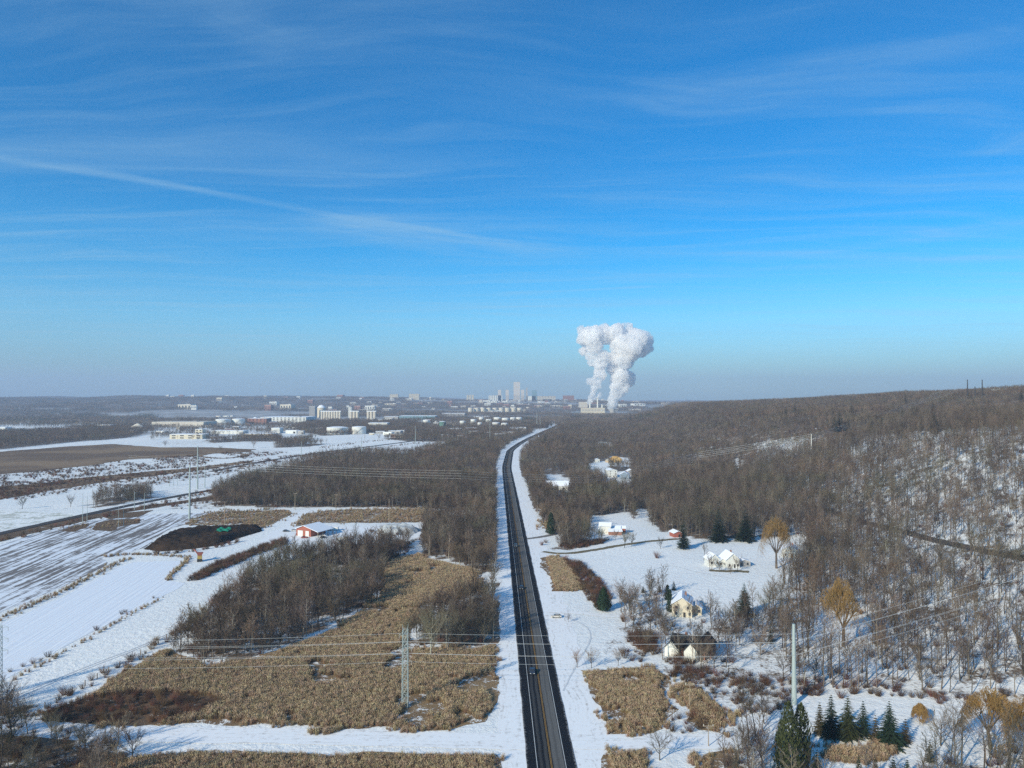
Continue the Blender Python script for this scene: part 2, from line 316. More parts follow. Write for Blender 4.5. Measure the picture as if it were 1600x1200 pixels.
def asphalt_mat():
    m = bpy.data.materials.new('asphalt'); m.use_nodes = True; t = m.node_tree; t.nodes.clear(); k = N(t)
    pos = k.new('ShaderNodeNewGeometry').outputs['Position']; uvn = k.new('ShaderNodeUVMap', uv_map='lane').outputs[0]
    sp = k.new('ShaderNodeSeparateXYZ', {0: uvn}); x = sp.outputs[0]
    st = k.noise(k.mapping(uvn, scale=(2.2, .02, 1)), 1.0, 5, .65)
    st2 = k.noise(k.mapping(uvn, scale=(.9, .0045, 1)), 1.0, 4, .6)
    g = k.noise(pos, 1.6, 5, .7)
    def lane(cx, w, soft):
        return k.new('ShaderNodeMapRange', {'Value': k.m('ABSOLUTE', k.m('SUBTRACT', x, cx)), 'From Min': w, 'From Max': w + soft, 'To Min': 1., 'To Max': 0.}, interpolation_type='SMOOTHSTEP').outputs[0]
    salt = k.m('MULTIPLY', lane(1.95, 1.25, .45), .9)
    salt = k.m('SUBTRACT', salt, k.m('MULTIPLY', lane(1.9, .08, .3), .22))
    left = k.m('MULTIPLY', k.m('ADD', lane(-1.05, .22, .4), lane(-2.6, .2, .4)), k.m('MULTIPLY_ADD', st2, 1.6, -.35))
    f = k.m('ADD', salt, k.m('MULTIPLY', left, .75))
    f = k.m('MULTIPLY', f, k.m('MULTIPLY_ADD', st, 1.1, .42), clamp=True)
    c = k.mix(f, k.mix(g, (.008, .010, .014), (.018, .021, .027)), k.mix(g, (.10, .10, .098), (.185, .18, .17)))
    edge = k.sstep(5.9, 7.0, k.m('ADD', k.m('ABSOLUTE', x), k.m('MULTIPLY', k.m('SUBTRACT', k.noise(pos, .8, 6, .7), .5), 2.4)))
    c = k.mix(k.m('MULTIPLY', edge, .8), c, (.42, .41, .40))
    crk = k.sstep(.60, .66, k.noise(k.mapping(uvn, scale=(.5, .09, 1)), 1.0, 7, .75))
    c = k.mix(k.m('MULTIPLY', crk, .3), c, (.085, .085, .085))
    b = k.new('ShaderNodeBsdfPrincipled', {'Base Color': c, 'Roughness': .95, 'Specular IOR Level': .06})
    t.links.new(b.outputs[0], k.new('ShaderNodeOutputMaterial').inputs[0]); return m

M_bark = mat('bark', (.13, .108, .088), .95, spec=.05, var=.35, vscale=.4, rand=.5)
M_twig = mat('twig', (.155, .122, .097), .95, spec=.05, var=.2, vscale=.1, rand=.55)
def patch_tint(m, cols, scale):
    t = m.node_tree; k = N(t); b = [q for q in t.nodes if q.type == 'BSDF_PRINCIPLED'][0]; src = b.inputs['Base Color'].links[0].from_socket
    pos = k.new('ShaderNodeNewGeometry').outputs['Position']; c = src
    for i, (cl_, amt) in enumerate(cols):
        f = k.m('MULTIPLY', k.sstep(.50, .62, k.noise(k.mapping(pos, loc=(i * 331., i * 77., 0)), scale * (1 + .5 * i), 3, .6)), amt)
        c = k.mix(f, c, k.mix(1.0, src, cl_, 'MULTIPLY'))
    t.links.new(c, b.inputs['Base Color'])
patch_tint(M_twig, [((1.25, 1.03, .86), .7), ((.85, 1.0, .80), .8), ((1.5, 1.35, 1.2), .6), ((.62, .60, .66), .8)], .011)
M_birch = mat('pale_bark', (.33, .30, .25), .9, spec=.05, var=.3, vscale=.8, rand=.2)
M_needle = mat('needles', (.022, .042, .022), .85, spec=.15, var=.45, vscale=.7, rand=.25)
M_needle2 = mat('olive_needles', (.050, .062, .024), .85, spec=.15, var=.45, vscale=.7, rand=.2)
M_needle3 = mat('brown_needles', (.075, .062, .03), .85, spec=.1, var=.4, vscale=.7, rand=.2)
M_willow = mat('willow_twigs', (.33, .205, .075), .85, spec=.1, var=.5, vscale=.5)
M_reed = mat('reed_stalk', (.262, .175, .104), .95, spec=.04, var=.3, vscale=.6, rand=.28)
M_reed2 = mat('reed_plume', (.44, .335, .222), .95, spec=.04, var=.25, vscale=.6, rand=.28)
M_shrub = mat('shrub_twigs', (.115, .072, .048), .95, spec=.04, var=.2, vscale=.3, rand=.35)
M_redshrub = mat('russet_twigs', (.15, .075, .05), .95, spec=.04, var=.25, vscale=.3, rand=.3)
M_pole = mat('weathered_wood', (.30, .24, .18), .9, var=.25, vscale=2)
M_darkpole = mat('dark_steel', (.035, .035, .038), .7)
M_galv = mat('galvanised_steel', (.33, .39, .385), .55, metal=.0, spec=.4, var=.1, vscale=.8)
M_cable = mat('cable', (.55, .57, .58), .5, spec=.4)
M_white = mat('white_paint', (.66, .66, .62), .7, var=.06, vscale=.3)
M_cream = mat('cream_paint', (.60, .54, .42), .75, var=.08, vscale=.3)
M_snowroof = mat('roof_snow', (.82, .85, .90), .8, var=.04, vscale=.4, bump=.2, bscale=1.5)
M_glass = mat('dark_glass', (.03, .035, .045), .15, spec=.6)
M_grey = mat('grey_concrete', (.36, .35, .34), .85, var=.12, vscale=.4)
M_brick = mat('red_brick', (.30, .15, .11), .9, var=.2, vscale=2)
M_barnred = mat('barn_red', (.33, .11, .08), .85, var=.15, vscale=1.5)
M_dark = mat('dark_shingle', (.035, .04, .045), .85, var=.3, vscale=1.5)
M_teal = mat('teal_metal', (.16, .27, .32), .6, var=.1, vscale=.1)
M_green = mat('green_tank_paint', (.10, .20, .17), .7, var=.1)
M_tan = mat('tan_siding', (.48, .37, .24), .8, var=.1)
M_yellow = mat('yellow_siding', (.72, .46, .17), .8, var=.06)
M_blue = mat('blue_grey_siding', (.20, .26, .33), .8, var=.1)
M_soil = patchy_mat('black_soil', (.010, .009, .009), (.028, .022, .018), .665, .22, (.055, .035, .022))
M_tarp = mat('green_tarp', (.01, .20, .12), .6, var=.25, vscale=1)
M_stone = mat('pale_rubble', (.50, .52, .52), .9, var=.3, vscale=1.2, bump=.8, bscale=3)
M_rust = mat('rust_red', (.32, .10, .07), .7, var=.3, vscale=2)
M_machine = mat('machine_yellow', (.45, .33, .10), .5, var=.15, vscale=2)
M_tyre = mat('tyre_rubber', (.015, .015, .015), .9)
M_roof_tan = mat('shed_roof', (.55, .50, .42), .8, var=.1, vscale=.3)

# ------------------------------------------------------------------ mesh builders
class MB:
    """collects shapes; build() links them as ONE mesh object"""
    def __init__(s): s.v = []; s.f = []; s.mi = []; s.mats = []; s.n = 0
    def slot(s, m):
        if m not in s.mats: s.mats.append(m)
        return s.mats.index(m)
    def add(s, v, f, m=None):
        o = s.n; s.v.extend([tuple(map(float, p)) for p in v]); s.n += len(v)
        k = s.slot(m) if m is not None else 0
        for q in f: s.f.append([i + o for i in q]); s.mi.append(k)
    def box(s, c, d, m=None, rz=0):
        x, y, z = d[0] / 2, d[1] / 2, d[2] / 2; cr_, sr = math.cos(rz), math.sin(rz)
        v = []
        for k in (-1, 1):
            for a, b in ((-1, -1), (1, -1), (1, 1), (-1, 1)):
                v.append((c[0] + a * x * cr_ - b * y * sr, c[1] + a * x * sr + b * y * cr_, c[2] + k * z))
        s.add(v, [(3, 2, 1, 0), (4, 5, 6, 7), (0, 1, 5, 4), (1, 2, 6, 5), (2, 3, 7, 6), (3, 0, 4, 7)], m); return s
    def cone(s, p0, p1, r0, r1, k=6, m=None, cap=True):
        p0 = Vector(p0); p1 = Vector(p1); d = (p1 - p0)
        if d.length < 1e-6: return s
        d.normalize(); a = d.orthogonal().normalized(); b = d.cross(a)
        v = []; pt = r1 < 1e-5
        for i in range(k):
            t = 2 * math.pi * i / k; v.append(p0 + (a * math.cos(t) + b * math.sin(t)) * r0)
        if pt:
            v.append(p1); f = [(i, (i + 1) % k, k) for i in range(k)]
        else:
            for i in range(k):
                t = 2 * math.pi * i / k; v.append(p1 + (a * math.cos(t) + b * math.sin(t)) * r1)
            f = [(i, (i + 1) % k, k + (i + 1) % k, k + i) for i in range(k)]
            if cap: f.append(tuple(range(2 * k - 1, k - 1, -1))[::-1])
        if cap: f.append(tuple(range(k))[::-1])
        s.add(v, f, m); return s
    def tube(s, pts, r, k=4, m=None):
        for a, b in zip(pts[:-1], pts[1:]): s.cone(a, b, r, r, k, m, False)
        return s
    def lathe(s, prof, k=20, c=(0, 0, 0), m=None):
        v = []; f = []
        for r_, z in prof:
            for i in range(k):
                t = 2 * math.pi * i / k; v.append((c[0] + r_ * math.cos(t), c[1] + r_ * math.sin(t), c[2] + z))
        for j in range(len(prof) - 1):
            for i in range(k): f.append((j * k + i, j * k + (i + 1) % k, (j + 1) * k + (i + 1) % k, (j + 1) * k + i))
        f.append(tuple(range(k))[::-1]); f.append(tuple((len(prof) - 1) * k + i for i in range(k)))
        s.add(v, f, m); return s
    def prism(s, poly, y0, y1, m=None):
        """polygon in xz extruded along y"""
        k = len(poly); v = [(x, y0, z) for x, z in poly] + [(x, y1, z) for x, z in poly]
        f = [tuple(range(k)), tuple(range(2 * k - 1, k - 1, -1))] + [(i, i + k, (i + 1) % k + k, (i + 1) % k) for i in range(k)]
        s.add(v, f, m); return s
    def mesh(s, name, default=None):
        me = bpy.data.meshes.new(name)
        me.from_pydata(s.v, [], s.f)
        for m in (s.mats or [default]): me.materials.append(m)
        if len(s.mats) > 1: me.polygons.foreach_set('material_index', s.mi)
        me.update(); return me
    def build(s, name, m=None, parent=None, loc=(0, 0, 0), rz=0):
        o = bpy.data.objects.new(name, s.mesh(name, m)); COL.objects.link(o)
        o.location = loc; o.rotation_euler = (0, 0, rz); o.parent = parent; return o
def tag(o, label, cat, group=None, kind=None):
    if label: o['label'] = label
    if cat: o['category'] = cat
    if group: o['group'] = group
    if kind: o['kind'] = kind
    return o
def empty(name, loc, rz=0):
    o = bpy.data.objects.new(name, None); COL.objects.link(o); o.location = loc; o.rotation_euler = (0, 0, rz); o.empty_display_size = 1; return o
def raw_mesh(name, v, f, mats, mi=None):
    """fast mesh of triangles from arrays"""
    me = bpy.data.meshes.new(name); v = np.asarray(v, np.float32); f = np.asarray(f, np.int32)
    me.vertices.add(len(v)); me.vertices.foreach_set('co', v.ravel())
    me.loops.add(f.size); me.loops.foreach_set('vertex_index', f.ravel())
    k = f.shape[1]; me.polygons.add(len(f)); me.polygons.foreach_set('loop_start', np.arange(0, f.size, k, dtype=np.int32))
    for m in mats: me.materials.append(m)
    if mi is not None: me.polygons.foreach_set('material_index', np.asarray(mi, np.int32))
    me.update(calc_edges=True); return me

# ------------------------------------------------------------------ ground sheet
def axis(lo, hi, a, b, fine, grow):
    pts = list(np.arange(a, b + 1, fine)); s = fine; p = pts[-1]
    while p < hi: s *= grow; p += s; pts.append(min(p, hi))
    s = fine; p = pts[0]; l = []
    while p > lo: s *= grow; p -= s; l.append(max(p, lo))
    return np.array(l[::-1] + pts)
gx = axis(-16000, 16000, -700, 900, 9, 1.06); gy = axis(-600, 20000, 120, 1600, 9, 1.035)
GX, GY = np.meshgrid(gx, gy); GZ = H(GX, GY)
nx, ny = len(gx), len(gy)
vv = np.stack([GX.ravel(), GY.ravel(), GZ.ravel()], 1)
ii = np.arange(nx * ny).reshape(ny, nx)
ff = np.stack([ii[:-1, :-1].ravel(), ii[:-1, 1:].ravel(), ii[1:, 1:].ravel(), ii[1:, :-1].ravel()], 1)
gm = raw_mesh('ground', vv, ff, [ground_mat()])
gpx, gpy = proj(vv[:, 0], vv[:, 1], vv[:, 2])
wood = (inany(gpx, gpy, WOODS) & ~inany(gpx, gpy, CLEAR)).astype(np.float32)
_slope = inpoly(gpx, gpy, [(1180, 690), (2000, 640), (2000, 1200), (1150, 1100), (1180, 860)]) | inany(gpx, gpy, [RWB, MIDW, RBOT])
wood = wood * np.where(_slope, np.where(inany(gpx, gpy, [MIDW]), 1.7, 1.05), 1.9).astype(np.float32)
LIGHT = [[(-100, 706), (236, 690), (430, 702), (500, 712), (350, 765), (200, 792), (0, 834), (-100, 850)], [(480, 694), (760, 672), (700, 700), (560, 708)], [(-100, 670), (240, 668), (480, 690), (236, 690), (-100, 710)], [(400, 850), (660, 820), (660, 850), (440, 870)]]
wood = np.maximum(wood, .5 * inany(gpx, gpy, LIGHT).astype(np.float32))
wood = np.maximum(wood, .85 * inany(gpx, gpy, SCRUB).astype(np.float32))
a = gm.attributes.new('wood', 'FLOAT', 'POINT'); a.data.foreach_set('value', wood)
far = ss(2250, 3800, vv[:, 1]).astype(np.float32)
a = gm.attributes.new('far', 'FLOAT', 'POINT'); a.data.foreach_set('value', far)
gm.polygons.foreach_set('use_smooth', np.ones(len(gm.polygons), bool))
go = bpy.data.objects.new('ground', gm); COL.objects.link(go); go['kind'] = 'structure'

def ragged(w, step, jit):
    """densify a closed world polygon and roughen its edge"""
    out = []
    for i in range(len(w)):
        a = w[i]; b = w[(i + 1) % len(w)]; L = math.dist(a, b); k = max(1, int(L / step))
        for j in range(k):
            t = j / k; x = a[0] + (b[0] - a[0]) * t; y = a[1] + (b[1] - a[1]) * t
            s = jit
            x += s * 2 * (float(fbm(np.array(x / (4 * step) + 3), np.array(y / (4 * step)))) - .5) * 2 + random.uniform(-s, s) * .25
            y += s * 2 * (float(fbm(np.array(x / (4 * step)), np.array(y / (4 * step) + 9))) - .5) * 2 + random.uniform(-s, s) * .25
            out.append((x, y))
    return out
def sheet(name, poly_px, m, dz=.04, jit=1.5, step=3, world=None, grid=None):
    w = world or [tuple(P(*q)[:2]) for q in poly_px]
    out = ragged(w, step, jit) if jit else w
    pts = [Vector(q) for q in out]; nb = len(pts)
    if grid:
        xs = [q[0] for q in out]; ys = [q[1] for q in out]
        gxx, gyy = np.meshgrid(np.arange(min(xs), max(xs), grid), np.arange(min(ys), max(ys), grid)); gxx = gxx.ravel(); gyy = gyy.ravel()
        k = inpoly(gxx, gyy, out); pts += [Vector((x, y)) for x, y in zip(gxx[k], gyy[k])]
    r = delaunay_2d_cdt(pts, [], [list(range(nb))], 1, 1e-4)
    V = [(p.x, p.y, float(H(p.x, p.y)) + dz) for p in r[0]]
    me = bpy.data.meshes.new(name); me.from_pydata(V, [], [f for f in r[2]]); me.materials.append(m); me.update()
    bm = bmesh.new(); bm.from_mesh(me); bmesh.ops.recalc_face_normals(bm, faces=bm.faces)
    if bm.faces and bm.faces[:][0].normal.z < 0: bmesh.ops.reverse_faces(bm, faces=bm.faces)
    bm.to_mesh(me); bm.free()
    o = bpy.data.objects.new(name, me); COL.objects.link(o); o['kind'] = 'structure'; return o, out
def strip(name, line, width, m, dz=.05, off=0, wob=0, step=8, z_of=None):
    """ribbon along a world polyline; UV 'lane' in metres"""
    pts = []
    for a, b in zip(line[:-1], line[1:]):
        L = math.dist(a[:2], b[:2]); k = max(1, int(L / step))
        for j in range(k): t = j / k; pts.append((a[0] + (b[0] - a[0]) * t, a[1] + (b[1] - a[1]) * t))
    pts.append(tuple(line[-1][:2]))
    V = []; UV = []; s = 0
    for i, p in enumerate(pts):
        q0 = pts[max(i - 1, 0)]; q1 = pts[min(i + 1, len(pts) - 1)]; dx, dy = q1[0] - q0[0], q1[1] - q0[1]; L = math.hypot(dx, dy) or 1
        nx_, ny_ = dy / L, -dx / L
        if i: s += math.dist(pts[i - 1], p)
        w = width(s) if callable(width) else width
        for e in (-.5, .5):
            o_ = off + e * w + (random.uniform(-wob, wob) if wob else 0)
            x, y = p[0] + nx_ * o_, p[1] + ny_ * o_
            V.append((x, y, float(H(x, y)) + dz)); UV.append((off + e * w, s))
    F = [(2 * i, 2 * i + 1, 2 * i + 3, 2 * i + 2) for i in range(len(pts) - 1)]
    me = bpy.data.meshes.new(name); me.from_pydata(V, [], F); me.materials.append(m)
    u_ = me.uv_layers.new(name='lane')
    for l in me.loops: u_.data[l.index].uv = UV[l.vertex_index]
    me.update(); o = bpy.data.objects.new(name, me); COL.objects.link(o); o['kind'] = 'structure'; return o
def smooth_line(pts, k=3):
    for _ in range(k):
        q = [pts[0]]
        for a, b in zip(pts[:-1], pts[1:]):
            q.append(tuple(a[i] * .75 + b[i] * .25 for i in (0, 1))); q.append(tuple(a[i] * .25 + b[i] * .75 for i in (0, 1)))
        q.append(pts[-1]); pts = q
    return pts
road_line = smooth_line([(float(road_x(y)), float(y)) for y in [-400, 0, 400, 712, 900, 1022, 1150, 1250, 1346, 1450, 1555, 1680, 1810, 2200, 2800, 3500]])
def ground_fix():   # keep the verge and road a touch above the sheet
    pass
M_snowpack = lane_snow_mat()
strip('verge', road_line, 31, M_snowpack, .04, off=2.2, wob=1.2, step=5)
strip('road', road_line, 13.0, asphalt_mat(), .12, step=6, wob=.16)
ml = mat('road_paint', (.55, .56, .55), .7, var=.3, vscale=.3)
my = mat('yellow_road_paint', (.42, .24, .06), .7, var=.3, vscale=.3)
for off in (-3.75, 3.75): strip('road_markings', road_line, .16, ml, .15, off=off, step=6)
for off in (-.14, .14): strip('road_markings', road_line, .11, my, .15, off=off, step=6)

# fields, lanes and rail beds
ang1 = math.atan2(*(lambda a, b: (b.y - a.y, b.x - a.x))(P(0, 947), P(233, 833)))
M_rows = rows_mat('snowy_crop_rows', ang1, 2.6, (.12, .095, .08), .465)
M_rows2 = rows_mat('faint_snow_furrows', ang1, 1.6, (.50, .50, .50), .60)
M_tan_field = patchy_mat('dead_reeds', (.22, .15, .08), (.32, .22, .125), .515, .3, (.17, .11, .065))
M_brown_field = patchy_mat('brown_field', (.115, .075, .05), (.20, .14, .09), .62, .05, (.26, .18, .11))
M_weed_gr = patchy_mat('weedy_ground', (.12, .08, .055), (.18, .125, .08), .58, .3)
M_palefield = patchy_mat('pale_grassy_field', (.45, .46, .40), (.55, .57, .52), .45, .06)
sheet('field', [(-200, 925), (-100, 880), (0, 851), (75, 828), (150, 812), (240, 803), (356, 800), (310, 814), (268, 826), (240, 842), (225, 856), (190, 868), (160, 872), (165, 884), (90, 920), (0, 958), (-200, 1040)], M_rows, .05, 1.0)
sheet('field', [(-200, 1060), (0, 976), (90, 937), (180, 888), (210, 878), (285, 876), (266, 908), (290, 912), (240, 940), (120, 1000), (30, 1050), (-100, 1110)], M_rows2, .05, .8)
sheet('field', [(-150, 835), (-60, 800), (0, 798), (60, 800), (130, 803), (60, 817), (0, 830)], M_palefield, .05, 1.0)
sheet('field', BROWN1, M_brown_field, .12, 6, 12)
sheet('field', BROWN2, M_brown_field, .12, 4, 8)
sheet('field', [(-60, 857), (0, 847), (80, 826), (170, 806), (260, 790), (335, 781), (345, 772), (300, 780), (180, 797), (80, 816), (0, 836), (-60, 846)], M_weed_gr, .09, 1.5)
for q in ([(95, 830), (115, 822), (140, 818), (135, 825), (115, 832)], [(145, 828), (150, 818), (175, 812), (220, 810), (215, 818), (185, 824), (175, 831)], [(150, 806), (240, 797), (215, 808), (170, 811)]):
    sheet('field', q, M_weed_gr, .10, 1.2)
for k_, q in REEDS.items():
    if k_ != 'R6': sheet('reed_bed_ground', q, M_tan_field, .06, 2.2, 3.0)
sheet('weed_ground', SHRL, M_weed_gr, .08, 1.6)
sheet('field', [(235, 706), (300, 704), (395, 702), (330, 699), (250, 699)], M_brown_field, .1, 4, 10)
M_track = mat('trodden_snow', (.60, .63, .66), .8, var=.15, vscale=.4)
for l_ in ([(-20, 1108), (60, 1072), (150, 1036), (230, 1006), (330, 958)], [(-20, 1113), (60, 1076), (150, 1039), (230, 1009), (330, 960)], [(862, 958), (900, 968), (930, 990), (900, 1040), (880, 1080)], [(1000, 905), (1040, 880), (1090, 895), (1150, 905)]):
    strip('track', px_line(l_) if 'px_line' in globals() else smooth_line([tuple(P(*q)[:2]) for q in l_], 2), .55, M_track, .075, wob=.12, step=2)
# loop track on the far snow field
def px_line(pts): return smooth_line([tuple(P(*q)[:2]) for q in pts], 2)
LINES = {'railway': [(-80, 852), (0, 834), (100, 812), (200, 790), (300, 771), (350, 763)],
         'railway2': [(330, 737), (400, 723), (450, 715), (510, 706), (560, 700), (640, 690), (720, 680)],
         'railway3': [(150, 754), (300, 734), (420, 719)],
         'track': [(310, 713), (345, 717), (375, 714), (390, 711), (370, 708), (330, 708), (310, 713)]}
M_ballast = patchy_mat('rail_ballast', (.055, .052, .055), (.09, .085, .085), .70, .3)
strip('railway', px_line(LINES['railway']), 8.5, M_ballast, .35, wob=.4)
strip('railway', px_line(LINES['railway2']), 9, M_ballast, .4, wob=.6)
strip('dirt_track', px_line(LINES['track']), 9, M_brown_field, .25, wob=.8)
strip('path', px_line([(-40, 1128), (60, 1140), (200, 1148), (400, 1150), (600, 1154), (780, 1158), (826, 1160)]), 9.5, M_snowpack, .10, wob=.5, step=4)
strip('path', px_line([(862, 1158), (940, 1160), (1040, 1158), (1140, 1160), (1200, 1150)]), 9, M_snowpack, .10, wob=.5, step=4)
M_drive = patchy_mat('gravel_drive', (.16, .15, .14), (.24, .23, .22), .60, .3)
strip('driveway', px_line([(822, 842), (840, 840), (862, 836), (880, 832)]), 4.5, M_drive, .10, wob=.3, step=3)
M_verge2 = patchy_mat('thawed_grass', (.15, .13, .08), (.22, .18, .11), .60, .4)
strip('driveway', px_line([(848, 862), (880, 866), (920, 861), (970, 852), (1010, 846), (1060, 842)]), 4.5, M_verge2, .10, wob=.5, step=3)
strip('driveway', px_line([(1108, 891), (1130, 893), (1150, 892), (1170, 894)]), 5, M_verge2, .10, wob=.6, step=3)
strip('driveway', px_line([(855, 955), (900, 957), (940, 962), (980, 964), (1020, 960)]), 4, M_snowpack, .10, wob=.3, step=3)
strip('road', px_line([(1235, 782), (1320, 806), (1400, 828), (1480, 850), (1560, 866), (1660, 884)]), 6, M_ballast, .25, wob=.3, step=5)
strip('path', px_line([(452, 835), (455, 815), (470, 802), (480, 797)]), 9, M_snowpack, .09, wob=.7, step=4)
sheet('yard', [(400, 852), (425, 830), (450, 822), (500, 822), (600, 824), (655, 820), (660, 842), (600, 845), (520, 846), (450, 846), (420, 862)], M_snowpack, .11, 1.2)

# ------------------------------------------------------------------ plants
class TB:
    """triangle soup for trees"""
    def __init__(s): s.v = []; s.f = []; s.m = []; s.n = 0
    def cone(s, p0, p1, r0, r1, k, mi):
        d = p1 - p0; L = np.linalg.norm(d)
        if L < 1e-5: return
        d = d / L; a = np.cross(d, (0.31, .17, .93)); a /= (np.linalg.norm(a) or 1); b = np.cross(d, a)
        t = np.arange(k) * (2 * math.pi / k); ring = np.outer(np.cos(t), a) + np.outer(np.sin(t), b)
        o = s.n
        if r1 < 1e-4:
            s.v.append(np.vstack([p0 + ring * r0, p1[None]])); s.n += k + 1
            s.f += [(o + i, o + (i + 1) % k, o + k) for i in range(k)]; s.m += [mi] * k
        else:
            s.v.append(np.vstack([p0 + ring * r0, p1 + ring * r1])); s.n += 2 * k
            for i in range(k):
                j = (i + 1) % k; s.f += [(o + i, o + j, o + k + j), (o + i, o + k + j, o + k + i)]; s.m += [mi, mi]
    def tri(s, a, b, c, mi):
        s.v.append(np.array([a, b, c])); o = s.n; s.n += 3; s.f.append((o, o + 1, o + 2)); s.m.append(mi)
    def split(s, k):
        V = np.vstack(s.v); F = np.array(s.f); Mi = np.array(s.m); F = F[Mi == k]
        u_, inv = np.unique(F, return_inverse=True); return V[u_], inv.reshape(F.shape)
    def meshes(s, name, mats):
        out = []
        for k, (nm, m) in enumerate(zip(('trunk', 'crown'), mats)):
            v_, f_ = s.split(k); out.append(raw_mesh(nm, v_, f_, [m]))
        return out
    def full(s, name, mats): return raw_mesh(name, np.vstack(s.v), s.f, mats, s.m)
def rdir(r, up, spread, az=None):
    az = r.uniform(0, 2 * math.pi) if az is None else az
    return np.array([math.cos(az) * spread, math.sin(az) * spread, up])
def unit(v): return v / np.linalg.norm(v)
def bare_tree(seed, Ht=18, style='forest', nl=12, ns=5, nt=6, tw=.035):
    r = np.random.default_rng(seed); t = TB(); p = np.zeros(3); p[2] = -.4
    base = Ht * (.0115 if style == 'forest' else .017); segs = 5
    th = Ht * (.80 if style == 'forest' else .5)
    pts = [p]; lean = r.normal(0, .05, 2)
    for i in range(segs):
        p = p + np.array([lean[0] + r.normal(0, .05), lean[1] + r.normal(0, .05), 1]) * th / segs; pts.append(p)
    rad = [base * (1 - .75 * i / segs) for i in range(segs + 1)]
    for i in range(segs): t.cone(pts[i], pts[i + 1], rad[i], rad[i + 1], 5, 0)
    az = r.uniform(0, 6)
    for i in range(nl):
        f = (.38 + .62 * (i + .5) / nl) if style == 'forest' else (.3 + .7 * (i + .5) / nl)
        x = f * segs; k = min(int(x), segs - 1); q = pts[k] + (pts[k + 1] - pts[k]) * (x - k); az += 2.4 + r.normal(0, .3)
        if style == 'forest': L = Ht * r.uniform(.16, .30) * (1.15 - .5 * f); d = unit(rdir(r, r.uniform(.7, 1.4), 1, az))
        else: L = Ht * r.uniform(.34, .5) * (1.1 - .25 * f); d = unit(rdir(r, r.uniform(.75, 1.5), 1, az))
        r0 = rad[k] * (.55 if style == 'forest' else .62)
        m1 = q + d * L * .5; d2 = unit(d + np.array([r.normal(0, .15), r.normal(0, .15), .35])); e1 = m1 + d2 * L * .5
        t.cone(q, m1, r0, r0 * .6, 4, 0); t.cone(m1, e1, r0 * .6, r0 * .2, 3, 0)
        for j in range(ns):
            g = (j + .7) / ns; s0 = q + (m1 - q) * min(1, g * 2) if g < .5 else m1 + (e1 - m1) * (g - .5) * 2
            ds = unit((d if g < .5 else d2) + r.normal(0, .55, 3) + np.array([0, 0, .3])); Ls = L * r.uniform(.3, .55) * (1.15 - .4 * g)
            se = s0 + ds * Ls; t.cone(s0, se, max(tw * 1.3, r0 * .28), tw * .6, 3, 1)
            for m in range(nt):
                h_ = (m + .6) / nt; w0 = s0 + ds * Ls * h_; dw = unit(ds + r.normal(0, .6, 3) + np.array([0, 0, .2])); Lw = Ls * r.uniform(.35, .8)
                w1 = w0 + dw * Lw; t.cone(w0, w1, tw, 0, 3, 1)
                if nt >= 6:
                    for z in (.45, .7):
                        dd = unit(dw + r.normal(0, .7, 3)); t.tri(w0 + dw * Lw * z - np.array([tw, 0, 0]) * .6, w0 + dw * Lw * z + np.array([tw, 0, 0]) * .6, w0 + dw * Lw * z + dd * Lw * .5, 1)
    return t
def spruce(seed, Ht=12, wid=.22, lev=17, droop=.25):
    r = np.random.default_rng(seed); t = TB()
    t.cone(np.array([0, 0, -.3]), np.array([0, 0, Ht * .97]), Ht * .017, .02, 6, 0)
    for i in range(lev):
        f = i / (lev - 1); z = Ht * (.06 + .92 * f); Lr = Ht * wid * (1 - f) ** .85 * r.uniform(.85, 1.1) + .15; nb = int(11 - 5 * f)
        a0 = r.uniform(0, 6)
        for j in range(nb):
            az = a0 + j * 2 * math.pi / nb + r.normal(0, .15); L = Lr * r.uniform(.72, 1.15); d = np.array([math.cos(az), math.sin(az), 0]); sd = np.array([-d[1], d[0], 0])
            b0 = np.array([0, 0, z]); dr = -droop * L
            ns = max(4, int(L * 3.4))
            for k in range(ns):
                g = (k + .4) / ns; c = b0 + d * L * g + np.array([0, 0, dr * g * g + .10 * L * g]); w = (.16 + .30 * L * math.sin(math.pi * min(1, .25 + .75 * g)) * .7)
                for sgn in (-1, 1):
                    tip = c + d * w * .9 + sd * sgn * w * r.uniform(.6, 1.1) + np.array([0, 0, r.uniform(-.35, .08) * w])
                    t.tri(c - d * w * .35, c + d * w * .45 + np.array([0, 0, .05]), tip, 1)
                t.tri(c - sd * .12, c + sd * .12, c + d * w + np.array([0, 0, r.uniform(-.5, -.1) * w * 1.6]), 1)
    return t
def column_evergreen(seed, Ht=9, Rd=1.1, nfol=1400, top=.55):
    """cedar / yew: dense upright body with a ragged outline"""
    r = np.random.default_rng(seed); t = TB(); t.cone(np.array([0, 0, -.3]), np.array([0, 0, Ht * .8]), .14, .05, 5, 0)
    for _ in range(nfol):
        f = r.uniform(0, 1) ** 1.1; az = r.uniform(0, 6.283); lump = 1 + .22 * math.sin(az * 3 + f * 9 + seed) + .12 * math.sin(az * 7 + f * 23)
        pr = Rd * lump * (min(1, f * 6 + .55)) * (1 - f) ** top * r.uniform(.6, 1.02) + .05
        c = np.array([math.cos(az) * pr, math.sin(az) * pr, Ht * (.03 + .94 * f)]); s = r.uniform(.22, .5) * (1.1 - .4 * f) * (Rd / 1.1) ** .5
        o = np.array([math.cos(az), math.sin(az), 0]); q = r.normal(0, 1, 3); q = unit(np.cross(q, o + .01))
        t.tri(c - q * s * .45, c + q * s * .45, c + o * s * .45 + np.array([0, 0, s * 1.3]), 1)
    return t
